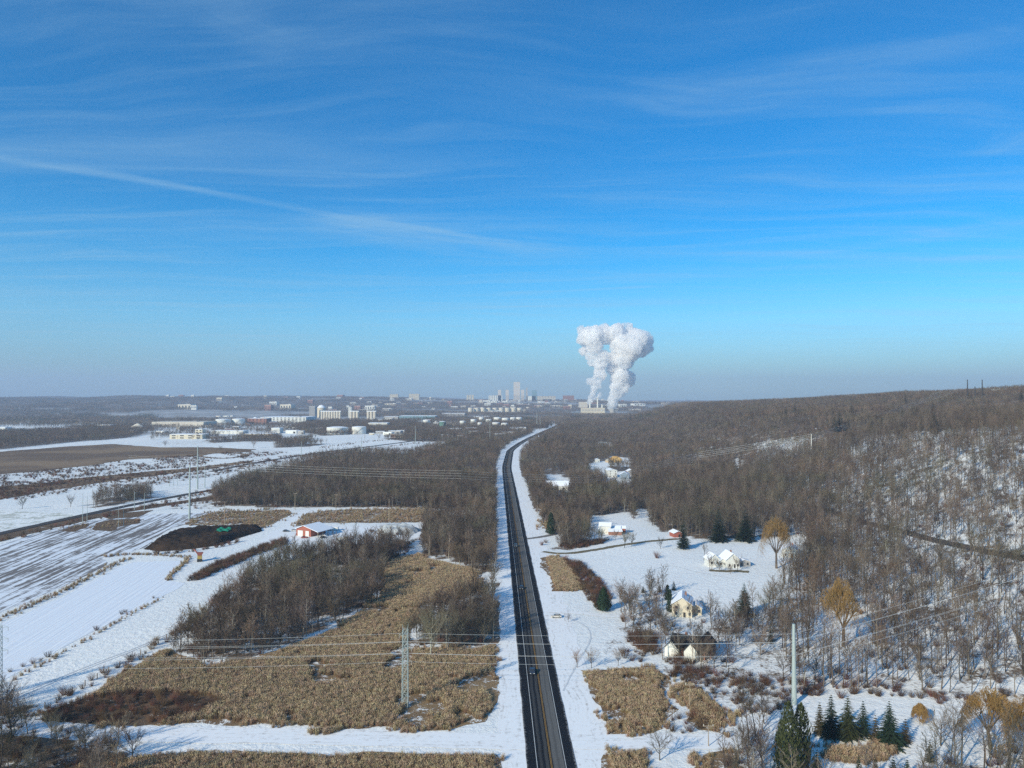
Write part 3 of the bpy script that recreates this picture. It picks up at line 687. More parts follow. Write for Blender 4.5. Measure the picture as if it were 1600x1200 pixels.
def willow(seed, Ht=15, spread=.42, strands=520):
    r = np.random.default_rng(seed); t = TB(); p0 = np.array([0, 0, -.4]); p1 = np.array([r.normal(0, .3), 0, Ht * .28]); t.cone(p0, p1, Ht * .030, Ht * .022, 7, 0)
    ends = []
    for i in range(8):
        az = i * .785 + r.normal(0, .2); L = Ht * r.uniform(.42, .62); d = unit(rdir(r, r.uniform(1.0, 2.4), 1, az)); q = p1 + d * L * .55
        t.cone(p1, q, Ht * .013, Ht * .008, 5, 0)
        for j in range(3):
            d2 = unit(d + r.normal(0, .45, 3)); e = q + d2 * L * r.uniform(.35, .6); t.cone(q, e, Ht * .007, .03, 3, 0); ends.append((q, e))
    lobes = [(r.uniform(0, 6.283), r.uniform(.25, .75), r.uniform(.35, .62), r.uniform(-.16, .06)) for _ in range(9)]
    for _ in range(strands):
        la, lr, ls, lz = lobes[r.integers(9)]; az = r.uniform(0, 6.283); q_ = r.uniform(0, 1) ** .5
        lx = math.cos(la) * lr + math.cos(az) * q_ * ls; ly = math.sin(la) * lr + math.sin(az) * q_ * ls; az = math.atan2(ly, lx); q_ = min(1.1, math.hypot(lx, ly)); lob = 1; rr = q_ * Ht * spread * .95
        zt = Ht * (.42 + lz * q_ + .52 * math.sqrt(max(0, 1 - min(1, q_) ** 2)) * (1 + .2 * math.sin(az * 4 + q_ * 5))) + r.normal(0, Ht * .025); zt -= abs(r.normal(0, .05)) * Ht
        s = np.array([math.cos(az) * rr, math.sin(az) * rr, zt]); on = np.array([math.cos(az), math.sin(az), 0]); L = Ht * r.uniform(.10, .34) * (.55 + .6 * q_)
        i0 = s - on * L * .35 - np.array([0, 0, L * .35]); e1 = s + on * L * r.uniform(.05, .3) + np.array([r.normal(0, .3), r.normal(0, .3), -L * r.uniform(.4, 1.15)])
        t.cone(i0, s, .04, .035, 3, 1); t.cone(s, e1, .04, 0, 3, 1)
        for k in range(5):
            c = i0 + (s - i0) * r.uniform(0, 1) if k < 2 else s + (e1 - s) * r.uniform(0, .8); q2 = c + r.normal(0, .3, 3) + np.array([0, 0, -.6 * r.uniform(.3, 1.3)]); t.tri(c - [.045, 0, 0], c + [.045, 0, 0], q2, 1)
    return t
def shrub(seed, Ht=2.6, Rd=1.6, n_=60, tw=.03):
    r = np.random.default_rng(seed); t = TB(); t.cone(np.array([0, 0, -.2]), np.array([0, 0, .4]), .06, .05, 4, 0)
    for _ in range(n_):
        az = r.uniform(0, 6.28); sp = r.uniform(0, 1) ** .6; d = unit(np.array([math.cos(az) * sp * Rd, math.sin(az) * sp * Rd, Ht * r.uniform(.7, 1)])); L = Ht * r.uniform(.55, 1.0)
        b = np.array([math.cos(az), math.sin(az), 0]) * sp * Rd * .35; e = b + d * L; t.cone(b, e, tw, 0, 3, 1)
        for k in range(6):
            g = r.uniform(.3, .95); c = b + d * L * g; dd = unit(d + r.normal(0, .7, 3)); t.tri(c - [tw * .8, 0, 0], c + [0, tw * .8, 0], c + dd * L * .32, 1)
    return t
def reed_tuft(seed, n_=60, Rd=.95, Ht=2.5):
    r = np.random.default_rng(seed); t = TB()
    for _ in range(n_):
        b = np.array([r.normal(0, Rd * .5), r.normal(0, Rd * .5), -.1]); h_ = Ht * r.uniform(.4, 1.1) ** .8; e = b + np.array([r.normal(.25, .22), r.normal(.1, .22), h_]); a = r.uniform(0, 3.14); w = np.array([math.cos(a), math.sin(a), 0]) * .045
        t.tri(b - w, b + w, e, 0)
        if r.uniform() < .7:
            t.tri(e - w * 1.8 - [0, 0, .12], e + w * 1.8 - [0, 0, .12], e + np.array([r.normal(.15, .1), r.normal(0, .1), .38]), 1)
        for k in range(2):
            c = b + (e - b) * r.uniform(.3, .8); t.tri(c, c + [0, 0, .09], c + np.array([r.normal(0, .3), r.normal(0, .3), r.uniform(0, .35)]), 0)
    return t
def crown_clump(seed, ntree=18, size=60, ht=14):
    """far wood: coarse trees on a patch"""
    r = np.random.default_rng(seed); t = TB()
    for _ in range(ntree):
        x, y = r.uniform(-size / 2, size / 2, 2); h_ = ht * r.uniform(.75, 1.2); p = np.array([x, y, 0.]); t.cone(p - [0, 0, 2], p + [0, 0, h_ * .6], .35, .25, 3, 0)
        for k in range(30):
            d = unit(r.normal(0, 1, 3)); c = p + np.array([0, 0, h_ * .62]) + d * h_ * np.array([.32, .32, .34]) * r.uniform(.3, 1); s = r.uniform(.5, 1.3); q = unit(r.normal(0, 1, 3))
            t.tri(c - q * s * .5, c + q * s * .5, c + (d + [0, 0, .6]) * s * 1.6, 1)
    return t

SRC = bpy.data.collections.new('scatter_sources')
def source_col(name, meshes):
    c = bpy.data.collections.new(name)
    for i, me in enumerate(meshes):
        o = bpy.data.objects.new('%s_%02d' % (name, i), me); c.objects.link(o)
    return c
def scatter(name, pts, scol, ns, label, cat, smin=.8, smax=1.2, tilt=0.0, scale=None, idx=None):
    n_ = len(pts)
    if n_ == 0: return None
    me = bpy.data.meshes.new(name); me.vertices.add(n_); me.vertices.foreach_set('co', np.asarray(pts, np.float32).ravel())
    rot = np.zeros((n_, 3), np.float32); rot[:, 2] = rng.uniform(0, 6.283, n_); rot[:, :2] = rng.normal(0, tilt, (n_, 2)) if tilt else 0
    s = rng.uniform(smin, smax, n_) if scale is None else scale; sc = np.stack([s * rng.uniform(.88, 1.12, n_), s * rng.uniform(.88, 1.12, n_), s], 1).astype(np.float32)
    a = me.attributes.new('rot', 'FLOAT_VECTOR', 'POINT'); a.data.foreach_set('vector', rot.ravel())
    a = me.attributes.new('scl', 'FLOAT_VECTOR', 'POINT'); a.data.foreach_set('vector', sc.ravel())
    a = me.attributes.new('idx', 'INT', 'POINT'); a.data.foreach_set('value', (rng.integers(0, ns, n_) if idx is None else idx).astype(np.int32))
    me.update()
    o = bpy.data.objects.new(name, me); COL.objects.link(o)
    g = bpy.data.node_groups.new(name, 'GeometryNodeTree')
    g.interface.new_socket('Geometry', in_out='INPUT', socket_type='NodeSocketGeometry'); g.interface.new_socket('Geometry', in_out='OUTPUT', socket_type='NodeSocketGeometry')
    k = g.nodes; gi = k.new('NodeGroupInput'); gout = k.new('NodeGroupOutput'); ip = k.new('GeometryNodeInstanceOnPoints'); ci = k.new('GeometryNodeCollectionInfo')
    ci.inputs[0].default_value = scol; ci.inputs[1].default_value = True; ci.inputs[2].default_value = True
    def na(nm, typ):
        q = k.new('GeometryNodeInputNamedAttribute'); q.data_type = typ; q.inputs[0].default_value = nm; return q.outputs[0]
    L = g.links.new
    e2r = k.new('FunctionNodeEulerToRotation'); L(na('rot', 'FLOAT_VECTOR'), e2r.inputs[0])
    L(gi.outputs[0], ip.inputs['Points']); L(ci.outputs[0], ip.inputs['Instance']); ip.inputs['Pick Instance'].default_value = True
    L(na('idx', 'INT'), ip.inputs['Instance Index']); L(e2r.outputs[0], ip.inputs['Rotation']); L(na('scl', 'FLOAT_VECTOR'), ip.inputs['Scale']); L(ip.outputs[0], gout.inputs[0])
    md = o.modifiers.new('scatter', 'NODES'); md.node_group = g
    tag(o, label, cat, None, 'stuff'); return o

FT = [bare_tree(100 + i, 18, 'forest') for i in range(6)] + [bare_tree(200 + i, 15, 'open', 10, 7, 7, .032) for i in range(4)]
FT += [bare_tree(250 + i, 17 + 2 * i, 'forest', 11, 5, 6, .027) for i in range(5)]
FTmats = [(M_bark, M_twig)] * 15
FTmats[4] = (M_birch, M_twig)
FTfull = [t.full('bare_tree_mesh', m) for t, m in zip(FT, FTmats)]
FTparts = [t.meshes('bare', m) for t, m in zip(FT, FTmats)]
MID = [bare_tree(300 + i, 16, 'forest' if i % 2 else 'open', 8, 4, 3, .085).full('mid_tree_mesh', (M_bark, M_twig)) for i in range(6)]
SPR = [spruce(400 + i, 12, .2 + .03 * i) for i in range(3)]
SPRfull = [t.full('spruce_mesh', (M_bark, M_needle)) for t in SPR]
SHR = [shrub(500 + i) for i in range(4)]
SHRfull = [t.full('shrub_mesh', (M_bark, M_redshrub if i == 3 else M_shrub)) for i, t in enumerate(SHR)]
RT = [reed_tuft(600 + i).full('reed_mesh', (M_reed, M_reed2)) for i in range(5)]
CC = [crown_clump(700 + i).full('clump_mesh', (M_bark, M_twig)) for i in range(4)] + [crown_clump(720).full('clump_mesh', (M_bark, M_needle))]
c_near = source_col('near_tree', FTfull + SPRfull[:1]); c_mid = source_col('mid_tree', MID + SPRfull[:1]); c_far = source_col('far_clump', CC)
c_shr = source_col('undergrowth_clump', SHRfull); c_reed = source_col('reed_clump', RT)

# tree positions by region
def near_road(x, y, m): return np.abs(x - road_x(y) - 2.2) < 15.5 + m
def jittered(x0, x1, y0, y1, sp):
    xx, yy = np.meshgrid(np.arange(x0, x1, sp), np.arange(y0, y1, sp)); xx = xx.ravel() + rng.uniform(-.5, .5, xx.size) * sp; yy = yy.ravel() + rng.uniform(-.5, .5, yy.size) * sp
    return xx, yy
def wood_pts(x0, x1, y0, y1, sp, thin=0., polys=WOODS, lim=(-260, 1860)):
    x, y = jittered(x0, x1, y0, y1, sp); z = H(x, y); px, py = proj(x, y, z)
    k = (px > lim[0]) & (px < lim[1]) & inany(px, py, polys) & ~inany(px, py, CLEAR) & ~near_road(x, y, 1.5)
    k &= (fbm(x / 45 + 50, y / 45) > thin)
    return np.stack([x, y, z], 1)[k], px[k], py[k]

# ------------------------------------------------------------------ woods
near_a, pxa, pya = wood_pts(-420, 620, 150, 900, 4.7, .25)
_m, _mx, _my = wood_pts(-420, 100, 220, 500, 8.5, -1, polys=[MIDW, HWYW2, HWYW]); near_a = np.vstack([near_a, _m]); pxa = np.r_[pxa, _mx]; pya = np.r_[pya, _my]
_m, _mx, _my = wood_pts(110, 620, 250, 800, 9.5, -1, polys=[RW]); _k = (_mx < 1330) & (_my < 900); _m, _mx, _my = _m[_k], _mx[_k], _my[_k]; near_a = np.vstack([near_a, _m]); pxa = np.r_[pxa, _mx]; pya = np.r_[pya, _my]
# thin the steep slope on the right so snow shows between the trunks
slope = (near_a[:, 0] > 120) & (near_a[:, 1] < 800)
keep = ~slope | (rng.random(len(near_a)) < np.where((pxa < 1300) & (pya < 930), 1, np.where(pxa < 1420, .80, .60)))
inrbot = inpoly(pxa, pya, RBOT) | inpoly(pxa, pya, RWB) | inpoly(pxa, pya, BOTL); keep &= ~inrbot | (rng.random(len(near_a)) < .52)
near_a, pxa, pya = near_a[keep], pxa[keep], pya[keep]
seen = (pxa > 2) & (pxa < 1598) & (pya < 1215) & (pya > 700)
dist = np.hypot(near_a[:, 0], near_a[:, 1]); order = np.argsort(np.where(seen, dist, 1e9))[:235]
REG = [(BOTL, 'bare tree in the dark thicket at the bottom left corner', 'bare trees in the bottom left thicket'),
       (HWYW2, 'bare tree in the clump beside the snowy left verge of the highway', 'bare trees in the clump by the left verge'),
       (HWYW, 'bare tree in the strip along the left verge behind the reeds', 'bare trees in the strip along the left verge'),
       (MIDW2, 'bare tree standing in front of the red barn', 'bare trees in front of the barn'),
       (MIDW, 'bare tree in the grove between snow field and reeds', 'bare trees in the grove by the snow field'),
       (RWB, 'bare tree around the two houses right of the highway', 'bare trees around the roadside houses'),
       (RBOT, 'bare tree in the thicket along the bottom right edge', 'bare trees at the bottom right'),
       (RWC, 'bare tree in front of the blue grey split house', 'bare trees by the split house'),
       (RW, 'bare tree on the snowy wooded slope at the right', 'bare trees on the snowy slope')]
def place_tree(i, loc, s, label, group, rz=None, cat='tree', name='bare_tree', parts=None, sz=None):
    r_ = empty(name, loc, rng.uniform(0, 6.28) if rz is None else rz); r_.scale = (s, s, sz or s)
    tag(r_, label, cat, group)
    for nm, me in zip(('trunk', 'crown'), parts or FTparts[i]):
        c = bpy.data.objects.new(nm, me); COL.objects.link(c); c.parent = r_
    return r_
LAND = {'cream two storey house': (1066, 940), 'dark roofed brick house': (1085, 1005), 'white house with the pointed gable': (1135, 870), 'blue grey split level house': (952, 825),
  'golden willow on the slope': (1305, 950), 'golden willow by the white house': (1213, 840), 'bottom right willow': (1548, 1120), 'thick steel pole': (1241, 1040), 'evergreen row': (1340, 1120), 'square reed bed': (980, 1095),
  'tall snowy spruce': (1163, 935), 'lattice tower in the reeds': (633, 1040), 'red barn': (488, 823), 'snowy lane at the bottom left': (200, 1150), 'highway bend': (800, 700), 'yellow house': (962, 716),
  'pine pair': (1145, 820), 'left edge lattice tower': (4, 1030), 'round roadside evergreen': (943, 935), 'top of the soil heap': (340, 835), 'clump by the left verge': (720, 950), 'top right of the snowy slope': (1540, 760),
  'road through the hillside woods': (1450, 840), 'right picture edge, low on the slope': (1585, 1000), 'foot of the snowy slope': (1420, 1060)}
LCNT = {}
ORD = ['', 'second ', 'third ', 'fourth ', 'fifth ', 'sixth ', 'seventh ', 'eighth ', 'ninth ', 'tenth ', 'eleventh ', 'twelfth ']
def by_land(kind, px, py, lands):
    best = min(lands, key=lambda q: math.hypot(lands[q][0] - px, lands[q][1] - py)); dx, dy = px - lands[best][0], py - lands[best][1]
    rel = ('right of' if dx > 0 else 'left of') if abs(dx) > abs(dy) else ('below' if dy > 0 else 'above')
    return best, rel, math.hypot(dx, dy)
def label_all(items, lands):
    # items: (object, kind words, px, py); the nearer to its landmark, the lower the ordinal
    d = {}
    for o, kd, px, py in items:
        bst, rel, ds = by_land(kd, px, py, lands); d.setdefault((kd, bst, rel), []).append((ds, o))
    for (kd, bst, rel), l in d.items():
        for i, (ds, o) in enumerate(sorted(l, key=lambda q: q[0])):
            od = ORD[i] if i < len(ORD) else '%dth ' % (i + 1)
            o['label'] = '%s, %s %s the %s' % (kd, (od + 'nearest').strip(), rel, bst)
TL = []
for j in order[:222]:
    i = int(rng.integers(0, 10)); s = rng.uniform(.62, 1.0)
    if near_a[j][0] > 100 and rng.random() < .75: i = int(rng.integers(10, 15))
    if inpoly(pxa[j:j + 1], pya[j:j + 1], BOTL)[0]: i = int(rng.integers(6, 10)); s = rng.uniform(.45, .8)
    lab, grp = 'bare deciduous tree', 'bare trees'
    for poly, l_, g_ in REG:
        if inpoly(pxa[j:j + 1], pya[j:j + 1], poly)[0]: lab, grp = l_, g_; break
    shape = 'pale barked ' if i == 4 else ('tall narrow ' if i < 6 or i > 9 else 'broad crowned ')
    TL.append((place_tree(i, Vector(near_a[j]), s, shape + lab, grp), shape + 'bare tree', float(pxa[j]), float(pya[j])))
label_all(TL, LAND)
rest = np.ones(len(near_a), bool); rest[order[:222]] = False
na_ = near_a[rest]; idx = rng.integers(0, 10, len(na_)); sc_ = rng.uniform(.6, 1.02, len(na_)); sl_ = (na_[:, 0] > 110) & (rng.random(len(na_)) < .75); idx[sl_] = rng.integers(10, 15, sl_.sum())
ev = (na_[:, 0] > 100) & (rng.random(len(na_)) < .006); idx[ev] = 15
scatter('woodland', na_, c_near, 16, 'bare grey brown woodland with snow showing between the trunks', 'woods', scale=sc_, idx=idx, tilt=.04)
mid_a, _, pm = wood_pts(-1500, 2300, 900, 2900, 7.6, .29, lim=(-200, 1800))
_m, _, _ = wood_pts(-1500, 150, 1500, 3200, 10, .53, polys=[[(236, 690), (236, 648), (870, 648), (870, 672), (700, 680), (560, 690), (500, 676), (440, 680)]]); mid_a = np.vstack([mid_a, _m])
idx = rng.integers(0, 6, len(mid_a)); ev = (rng.random(len(mid_a)) < .012) & (mid_a[:, 0] > 150); idx[ev] = 6
scatter('distant_woodland', mid_a, c_mid, 7, 'brown bare woods stretching back over the low ground and the ridge', 'woods', .75, 1.1, idx=idx)
x, y = jittered(-7000, 8000, 2500, 10500, 46); z = H(x, y); px, py = proj(x, y, z)
nn_ = fbm(x / 700 + 9, y / 420)
urban = (px > 640) & (px < 1180)
k = (px > -150) & (px < 1750) & ((nn_ > np.where(urban, .47, .36)) | (px > 1150) & (y < 5200) | (x > road_x(np.minimum(y, 3500)) + 60) & (y < 4200) & (px > 860)) & ~((px > 240) & (px < 860) & (py > 638) & (nn_ < .50)) & ~((py > 681) & (px < 500))
farp = np.stack([x, y, z], 1)[k]
idx = rng.integers(0, 4, len(farp)); ev = rng.random(len(farp)) < .07; idx[ev] = 4
scatter('far_woods', farp, c_far, 5, 'far off dark wooded hills fading into the haze on the horizon', 'woods', .8, 1.2, idx=idx)
print('trees', len(near_a), len(mid_a), len(farp))

# undergrowth inside the woods, weeds and reeds
u1, ua, ub = wood_pts(-260, 520, 150, 700, 4.2, .42)
k = rng.random(len(u1)) < np.where((ua > 1180) & (ub < 1040), .16, .34)
k |= inpoly(ua, ub, BOTL) | inpoly(ua, ub, RBOT) & (rng.random(len(u1)) < .6); u1 = u1[k]
x, y = jittered(-260, 0, 180, 260, 2.2); z = H(x, y); px, py = proj(x, y, z); k = inpoly(px, py, SHRL) & (fbm(x / 12, y / 12) > .3); u2 = np.stack([x, y, z], 1)[k]
x, y = jittered(-1500, 700, 170, 1300, 3.0); z = H(x, y); px, py = proj(x, y, z); k = inany(px, py, SCRUB) & (fbm(x / 9 + 5, y / 9) > .5) & (rng.random(len(x)) < np.where(y < 500, .75, .35)); u6 = np.stack([x, y, z], 1)[k]
x, y = jittered(-1600, -200, 700, 2200, 7); z = H(x, y); px, py = proj(x, y, z); k = inpoly(px, py, LFT2); u3 = np.stack([x, y, z], 1)[k]
def along(px_pts, spacing, width, jit=1.):
    l = px_line(px_pts); out = []; carry = 0
    for a, b in zip(l[:-1], l[1:]):
        L = math.dist(a, b); d = carry
        while d < L:
            t = d / L; x = a[0] + (b[0] - a[0]) * t + rng.normal(0, width); y = a[1] + (b[1] - a[1]) * t + rng.normal(0, width); out.append((x, y, float(H(x, y)))); d += spacing * rng.uniform(.5, 1.5)
        carry = d - L
    return np.array(out)
hedge_poly = [(289, 909), (310, 895), (340, 880), (380, 865), (420, 850), (445, 842), (452, 849), (400, 868), (350, 890), (310, 907)]
x, y = jittered(-300, -60, 300, 520, 1.9); px, py = proj(x, y); k = inpoly(px, py, hedge_poly); u4 = np.stack([x, y, H(x, y)], 1)[k]
rsh = [(880, 874), (906, 880), (940, 908), (956, 940), (940, 957), (920, 940), (900, 905)]
x, y = jittered(20, 130, 250, 500, 2.0); px, py = proj(x, y)
k = inpoly(px, py, rsh) | inpoly(px, py, [(872, 856), (880, 842), (925, 846), (962, 838), (940, 850), (896, 858)]) | inpoly(px, py, [(975, 1000), (1000, 985), (1030, 1000), (1030, 1026), (1005, 1018)]) | inpoly(px, py, [(1040, 1030), (1150, 1035), (1200, 1062), (1190, 1090), (1110, 1075), (1050, 1062)]) & (fbm(x / 8, y / 8) > .45)
u5 = np.stack([x, y, H(x, y)], 1)[k]
U = np.vstack([u1, u2, u3, u4, u5, u6, along([(240, 866), (290, 863), (345, 855), (372, 845)], 2.0, 1.5), along([(75, 1108), (150, 1064), (270, 997), (350, 930), (380, 912)], 2.6, 1.3), along([(-60, 856), (0, 846), (80, 825), (180, 803), (260, 789), (340, 778)], 3, 3.5),
               along([(-60, 774), (40, 764), (150, 745), (230, 738)], 4, 6), along([(230, 792), (320, 770), (345, 762)], 3, 3), along([(240, 716), (300, 712), (330, 722), (290, 730), (230, 735)], 4, 6),
               along([(370, 734), (420, 724), (500, 710), (560, 704), (640, 694), (700, 686)], 5, 8), along([(500, 700), (560, 692), (640, 684)], 5, 8),
               along([(1180, 1085), (1270, 1078), (1400, 1084), (1500, 1094)], 2, 3), along([(300, 712), (340, 718), (385, 714), (392, 710)], 5, 3)])
us = rng.uniform(.55, 1.35, len(U)); us[len(u1):len(u1) + len(u2)] *= .8
scatter('undergrowth', U, c_shr, 4, 'dark tangled bare brush and undergrowth', 'undergrowth', scale=us)
RP = []
for k_, q in REEDS.items():
    w = np.array([tuple(P(*p)[:2]) for p in q]); near_ = w[:, 1].min() < 420
    sp = .86 if near_ else 2.4
    x, y = jittered(w[:, 0].min() - 6, w[:, 0].max() + 6, w[:, 1].min() - 8, w[:, 1].max() + 8, sp); k = inpoly(x + (fbm(x / 11, y / 11 + 40) - .5) * (16 if near_ else 30) + (fbm(x / 3.1, y / 3.1) - .5) * 4, y + (fbm(x / 11 + 60, y / 11) - .5) * (18 if near_ else 40) + (fbm(x / 3.1 + 8, y / 3.1) - .5) * 4, [tuple(a_) for a_ in w])
    thr = fbm(x / 14 + 7, y / 14); thr2 = fbm(x / 60, y / 60 + 4)
    k &= (fbm(x / 4 + 3, y / 4) > .27) & (thr > .31)
    if k_ == 'L':
        px, py = proj(x, y); k &= ~((((px - 655) / 42) ** 2 + ((py - 1110) / 26) ** 2 < 1) & (thr < .62)) & ~((((px - 735) / 36) ** 2 + ((py - 1065) / 20) ** 2 < 1) & (thr < .55)) & ~(inpoly(px, py, SHRL) & (thr2 < .7))
    s = np.where(near_, .78, 1.0) * rng.uniform(.7, 1.1, len(x)) * (.72 + .5 * thr2)
    wx = [tuple(a_) for a_ in w]; ed = np.full(len(x), 1e9); k &= ~near_road(x, y, -2.5) & ~((k_ in ('L', 'L2')) & (np.abs(y - 205.5) < 6.0) & (y < 213))
    for i_ in range(len(w)):
        a_ = w[i_ - 1]; ab = w[i_] - a_; t_ = np.clip(((x - a_[0]) * ab[0] + (y - a_[1]) * ab[1]) / (ab @ ab + 1e-9), 0, 1); ed = np.minimum(ed, np.hypot(x - a_[0] - t_ * ab[0], y - a_[1] - t_ * ab[1]))
    s = s * (.62 + .38 * np.clip(ed / 3.5, 0, 1)); k &= rng.random(len(x)) < .45 + ed / 3.0 * (.5 + fbm(x / 5, y / 5 + 33))
    if not near_: s *= .75
    RP.append(np.column_stack([x, y, H(x, y), s])[k])
for l_, w_, sp_ in (([(-60, 986), (0, 967), (80, 933), (140, 902), (185, 880), (205, 872)], 1.4, .9), ([(163, 870), (200, 866), (240, 867), (296, 871)], 1.3, .9), ([(295, 872), (285, 885), (268, 896), (263, 908)], .9, .9),
                    ([(20, 1062), (60, 1042), (130, 1003), (200, 962), (255, 934)], .7, 3.0), ([(95, 827), (138, 820)], 3, 1.5), ([(150, 824), (218, 813)], 4, 1.0)):
    a_ = along(l_, sp_ * .6, w_); RP.append(np.column_stack([a_, rng.uniform(.3, .65, len(a_))]))
RP = np.vstack(RP); print('reeds', len(RP), 'under', len(U))
scatter('reeds', RP[:, :3], c_reed, 5, 'tan dead reeds filling the marshy ground beside the highway', 'reeds', scale=RP[:, 3], tilt=.05)

# ------------------------------------------------------------------ single trees, evergreens, willows, bushes
BIGT = [bare_tree(900 + i, 23, 'open', 9, 8, 8, .034).meshes('bare', (M_birch if i != 1 else M_bark, M_twig)) for i in range(3)]
for i, (q, s, l_) in enumerate([((673, 1029), 1.0, 'largest spreading bare tree, at the left end of the verge clump'), ((722, 1008), .95, 'big spreading pale trunked tree in the middle of the verge clump'), ((757, 1001), .85, 'big forked tree leaning toward the left verge'), ((700, 1015), .8, 'spreading bare tree between the two biggest of the verge clump'), ((745, 1004), .7, 'pale trunked tree behind the forked one at the left verge')]):
    place_tree(0, P(*q), s, l_, None, parts=BIGT[i % 3])
for q, s, l_ in [((1112, 890), .62, 'slim tree in front of the left wing of the white gabled house'), ((1124, 893), .55, 'small tree in front of the middle of the white gabled house'), ((1152, 892), .7, 'bare tree at the right corner of the white gabled house'), ((1141, 897), .5, 'little tree by the driveway of the white gabled house'), ((1054, 966), .6, 'thin tree before the front wall of the cream house'), ((1086, 968), .65, 'bare tree at the right corner of the cream house'), ((1060, 1030), .8, 'bare tree at the left gable of the dark roofed house'), ((1098, 1034), .85, 'bare tree in front of the brick end of the dark roofed house'), ((940, 842), .6, 'bare tree before the blue grey split level house'), ((962, 844), .6, 'bare tree at the right end of the blue grey split level house')]:
    place_tree(6 + len(l_) % 4, P(*q), s, l_, None)
lone = [(8, (640, 1002), .9, 'multi stemmed bare tree by the reeds at the left verge'), (6, (437, 1012), 1.0, 'broad bare tree with dark trunk at the front of the grove'),
        
        (7, (1032, 857), .62, 'lone bare tree on the snow lawn left of the red bush'), (8, (976, 856), .95, 'tall bare tree with dark foot on the lawn near the split house'),
        (6, (987, 853), .8, 'second bare tree on the lawn beside the split house'), (2, (1109, 892), .7, 'small bare tree at the end of the gravel loop'),
        (1, (1100, 876), .8, 'slim bare tree before the white gabled house'), (8, (1156, 1008), .95, 'bare tree with forked trunk on snow right of the brick house'),
        (9, (1188, 1024), .95, 'wide bare tree with thick fork on snow right of the brick house'), (7, (1105, 1036), .9, 'bare tree before the brick house'),
        (8, (1031, 1188), .75, 'bare branching tree beside the snowy lane near the bottom edge'), (6, (185, 1162), .7, 'bare tree standing on the snowy lane at the left'),
        (7, (18, 1150), 1.1, 'large bare tree at the left edge above the dark thicket'), (9, (1470, 1165), .9, 'bare tree on the snow patch left of the bottom right willow'),
        (6, (1190, 1192), 1.0, 'pale twiggy tree left of the tall olive evergreens'), (9, (110, 792), .9, 'small bare tree by the railway'), (7, (396, 700), 1.5, 'round bare tree on the far snow field edge'),
        (6, (345, 705), .9, 'bare tree inside the looped track'), (8, (258, 698), 1.1, 'bare tree at the left end of the far snow field'), (7, (35, 795), .9, 'bare tree on the long snow strip')]
for i, q, s, l_ in lone: place_tree(i, P(*q), s, l_, None)
for (q, s, l_) in [((902, 1043), .55, 'multi stemmed bare tree at the back edge of the square reed bed'), ((924, 1044), .6, 'second multi stemmed tree behind the square reed bed'), ((966, 1040), .55, 'rounded bare tree between reed bed and lawn'),
                   ((888, 972), .34, 'small round bare tree beside the parked car')]:
    place_tree(6 + (int(q[0]) % 4), P(*q), s, l_, None)
SHparts = [t.meshes('shrub', (M_bark, M_redshrub if i == 3 else M_shrub)) for i, t in enumerate(SHR)]
for (q, s, i, l_) in [((1027, 872), 1.7, 3, 'reddish bush on the snow lawn'), ((846, 852), 1.3, 3, 'low reddish bush by the highway driveway'), ((853, 848), 1.0, 3, 'small russet bush beside the driveway mouth'),
                      ((52, 1037), .9, 0, 'dark round shrub in the weedy line through the snow field'), ((75, 1027), 1.0, 1, 'round reddish shrub in the weedy line, the larger of two'), ((36, 1042), .7, 2, 'thin shrub in the weedy line'),
                      ((151, 985), .9, 1, 'brown shrub halfway along the weedy line'), ((190, 960), .8, 0, 'shrub near the upper end of the weedy line'), ((196, 957), .7, 2, 'small shrub at the upper end of the weedy line'),
                      ((240, 935), .6, 1, 'little shrub alone at the tip of the weedy line'), ((63, 1033), .6, 2, 'tiny shrub between two round shrubs'), ((16, 1050), .7, 0, 'pale shrub at the lower end of the weedy line'),
                      ((296, 855), 1.4, 0, 'tan bush in front of the soil heap'), ((341, 850), 1.5, 1, 'dark bush at the right foot of the soil heap')]:
    place_tree(i, P(*q), s, l_, None, cat='bush', name='shrub', parts=SHparts[i])
def ever(kind, q, hpx, wf, label, m=M_needle, seed=1, group=None):
    p = P(*q); hm = hpx * p.y / FPX
    if kind == 'spruce': t = spruce(800 + seed, hm, wf, lev=max(9, min(24, int(hm * 1.5)))); nm = 'spruce_tree'
    else: t = column_evergreen(800 + seed, hm, hm * wf, int(900 + 300 * hm * wf), top=.5 if kind == 'cedar' else .62); nm = 'cedar_tree' if kind == 'cedar' else 'pine_tree'
    place_tree(0, p, 1, label, group, cat='tree', name=nm, parts=t.meshes('e', (M_bark, m)))
for i, a_ in enumerate([('spruce', (1163, 962), 52, .34, 'tall spruce with drooping snowy boughs right of the cream house'), ('spruce', (1068, 858), 50, .26, 'dark spruce at the back of the snow lawn'),
        ('spruce', (1123, 846), 56, .30, 'big dark pine behind the white gabled house, the left of two'), ('spruce', (1165, 846), 56, .33, 'big broad pine behind the white gabled house, the right of two'),
        ('pine', (943, 954), 36, .36, 'dense round evergreen at the end of the roadside hedge'), ('cedar', (861, 835), 34, .24, 'dark cedar beside the driveway near the highway'),
        ('cedar', (1043, 938), 24, .22, 'slim cedar at the back corner of the cream house'), ('cedar', (1047, 957), 36, .16, 'tall clipped cedar against the cream house wall'),
        ('spruce', (1005, 926), 10, .34, 'small conical spruce on the lawn, leftmost of three'), ('spruce', (1031, 925), 12, .36, 'small conical spruce on the lawn, middle of three'), ('spruce', (1053, 922), 14, .34, 'small conical spruce behind the cream house'),
        ]): ever(*a_, seed=i)
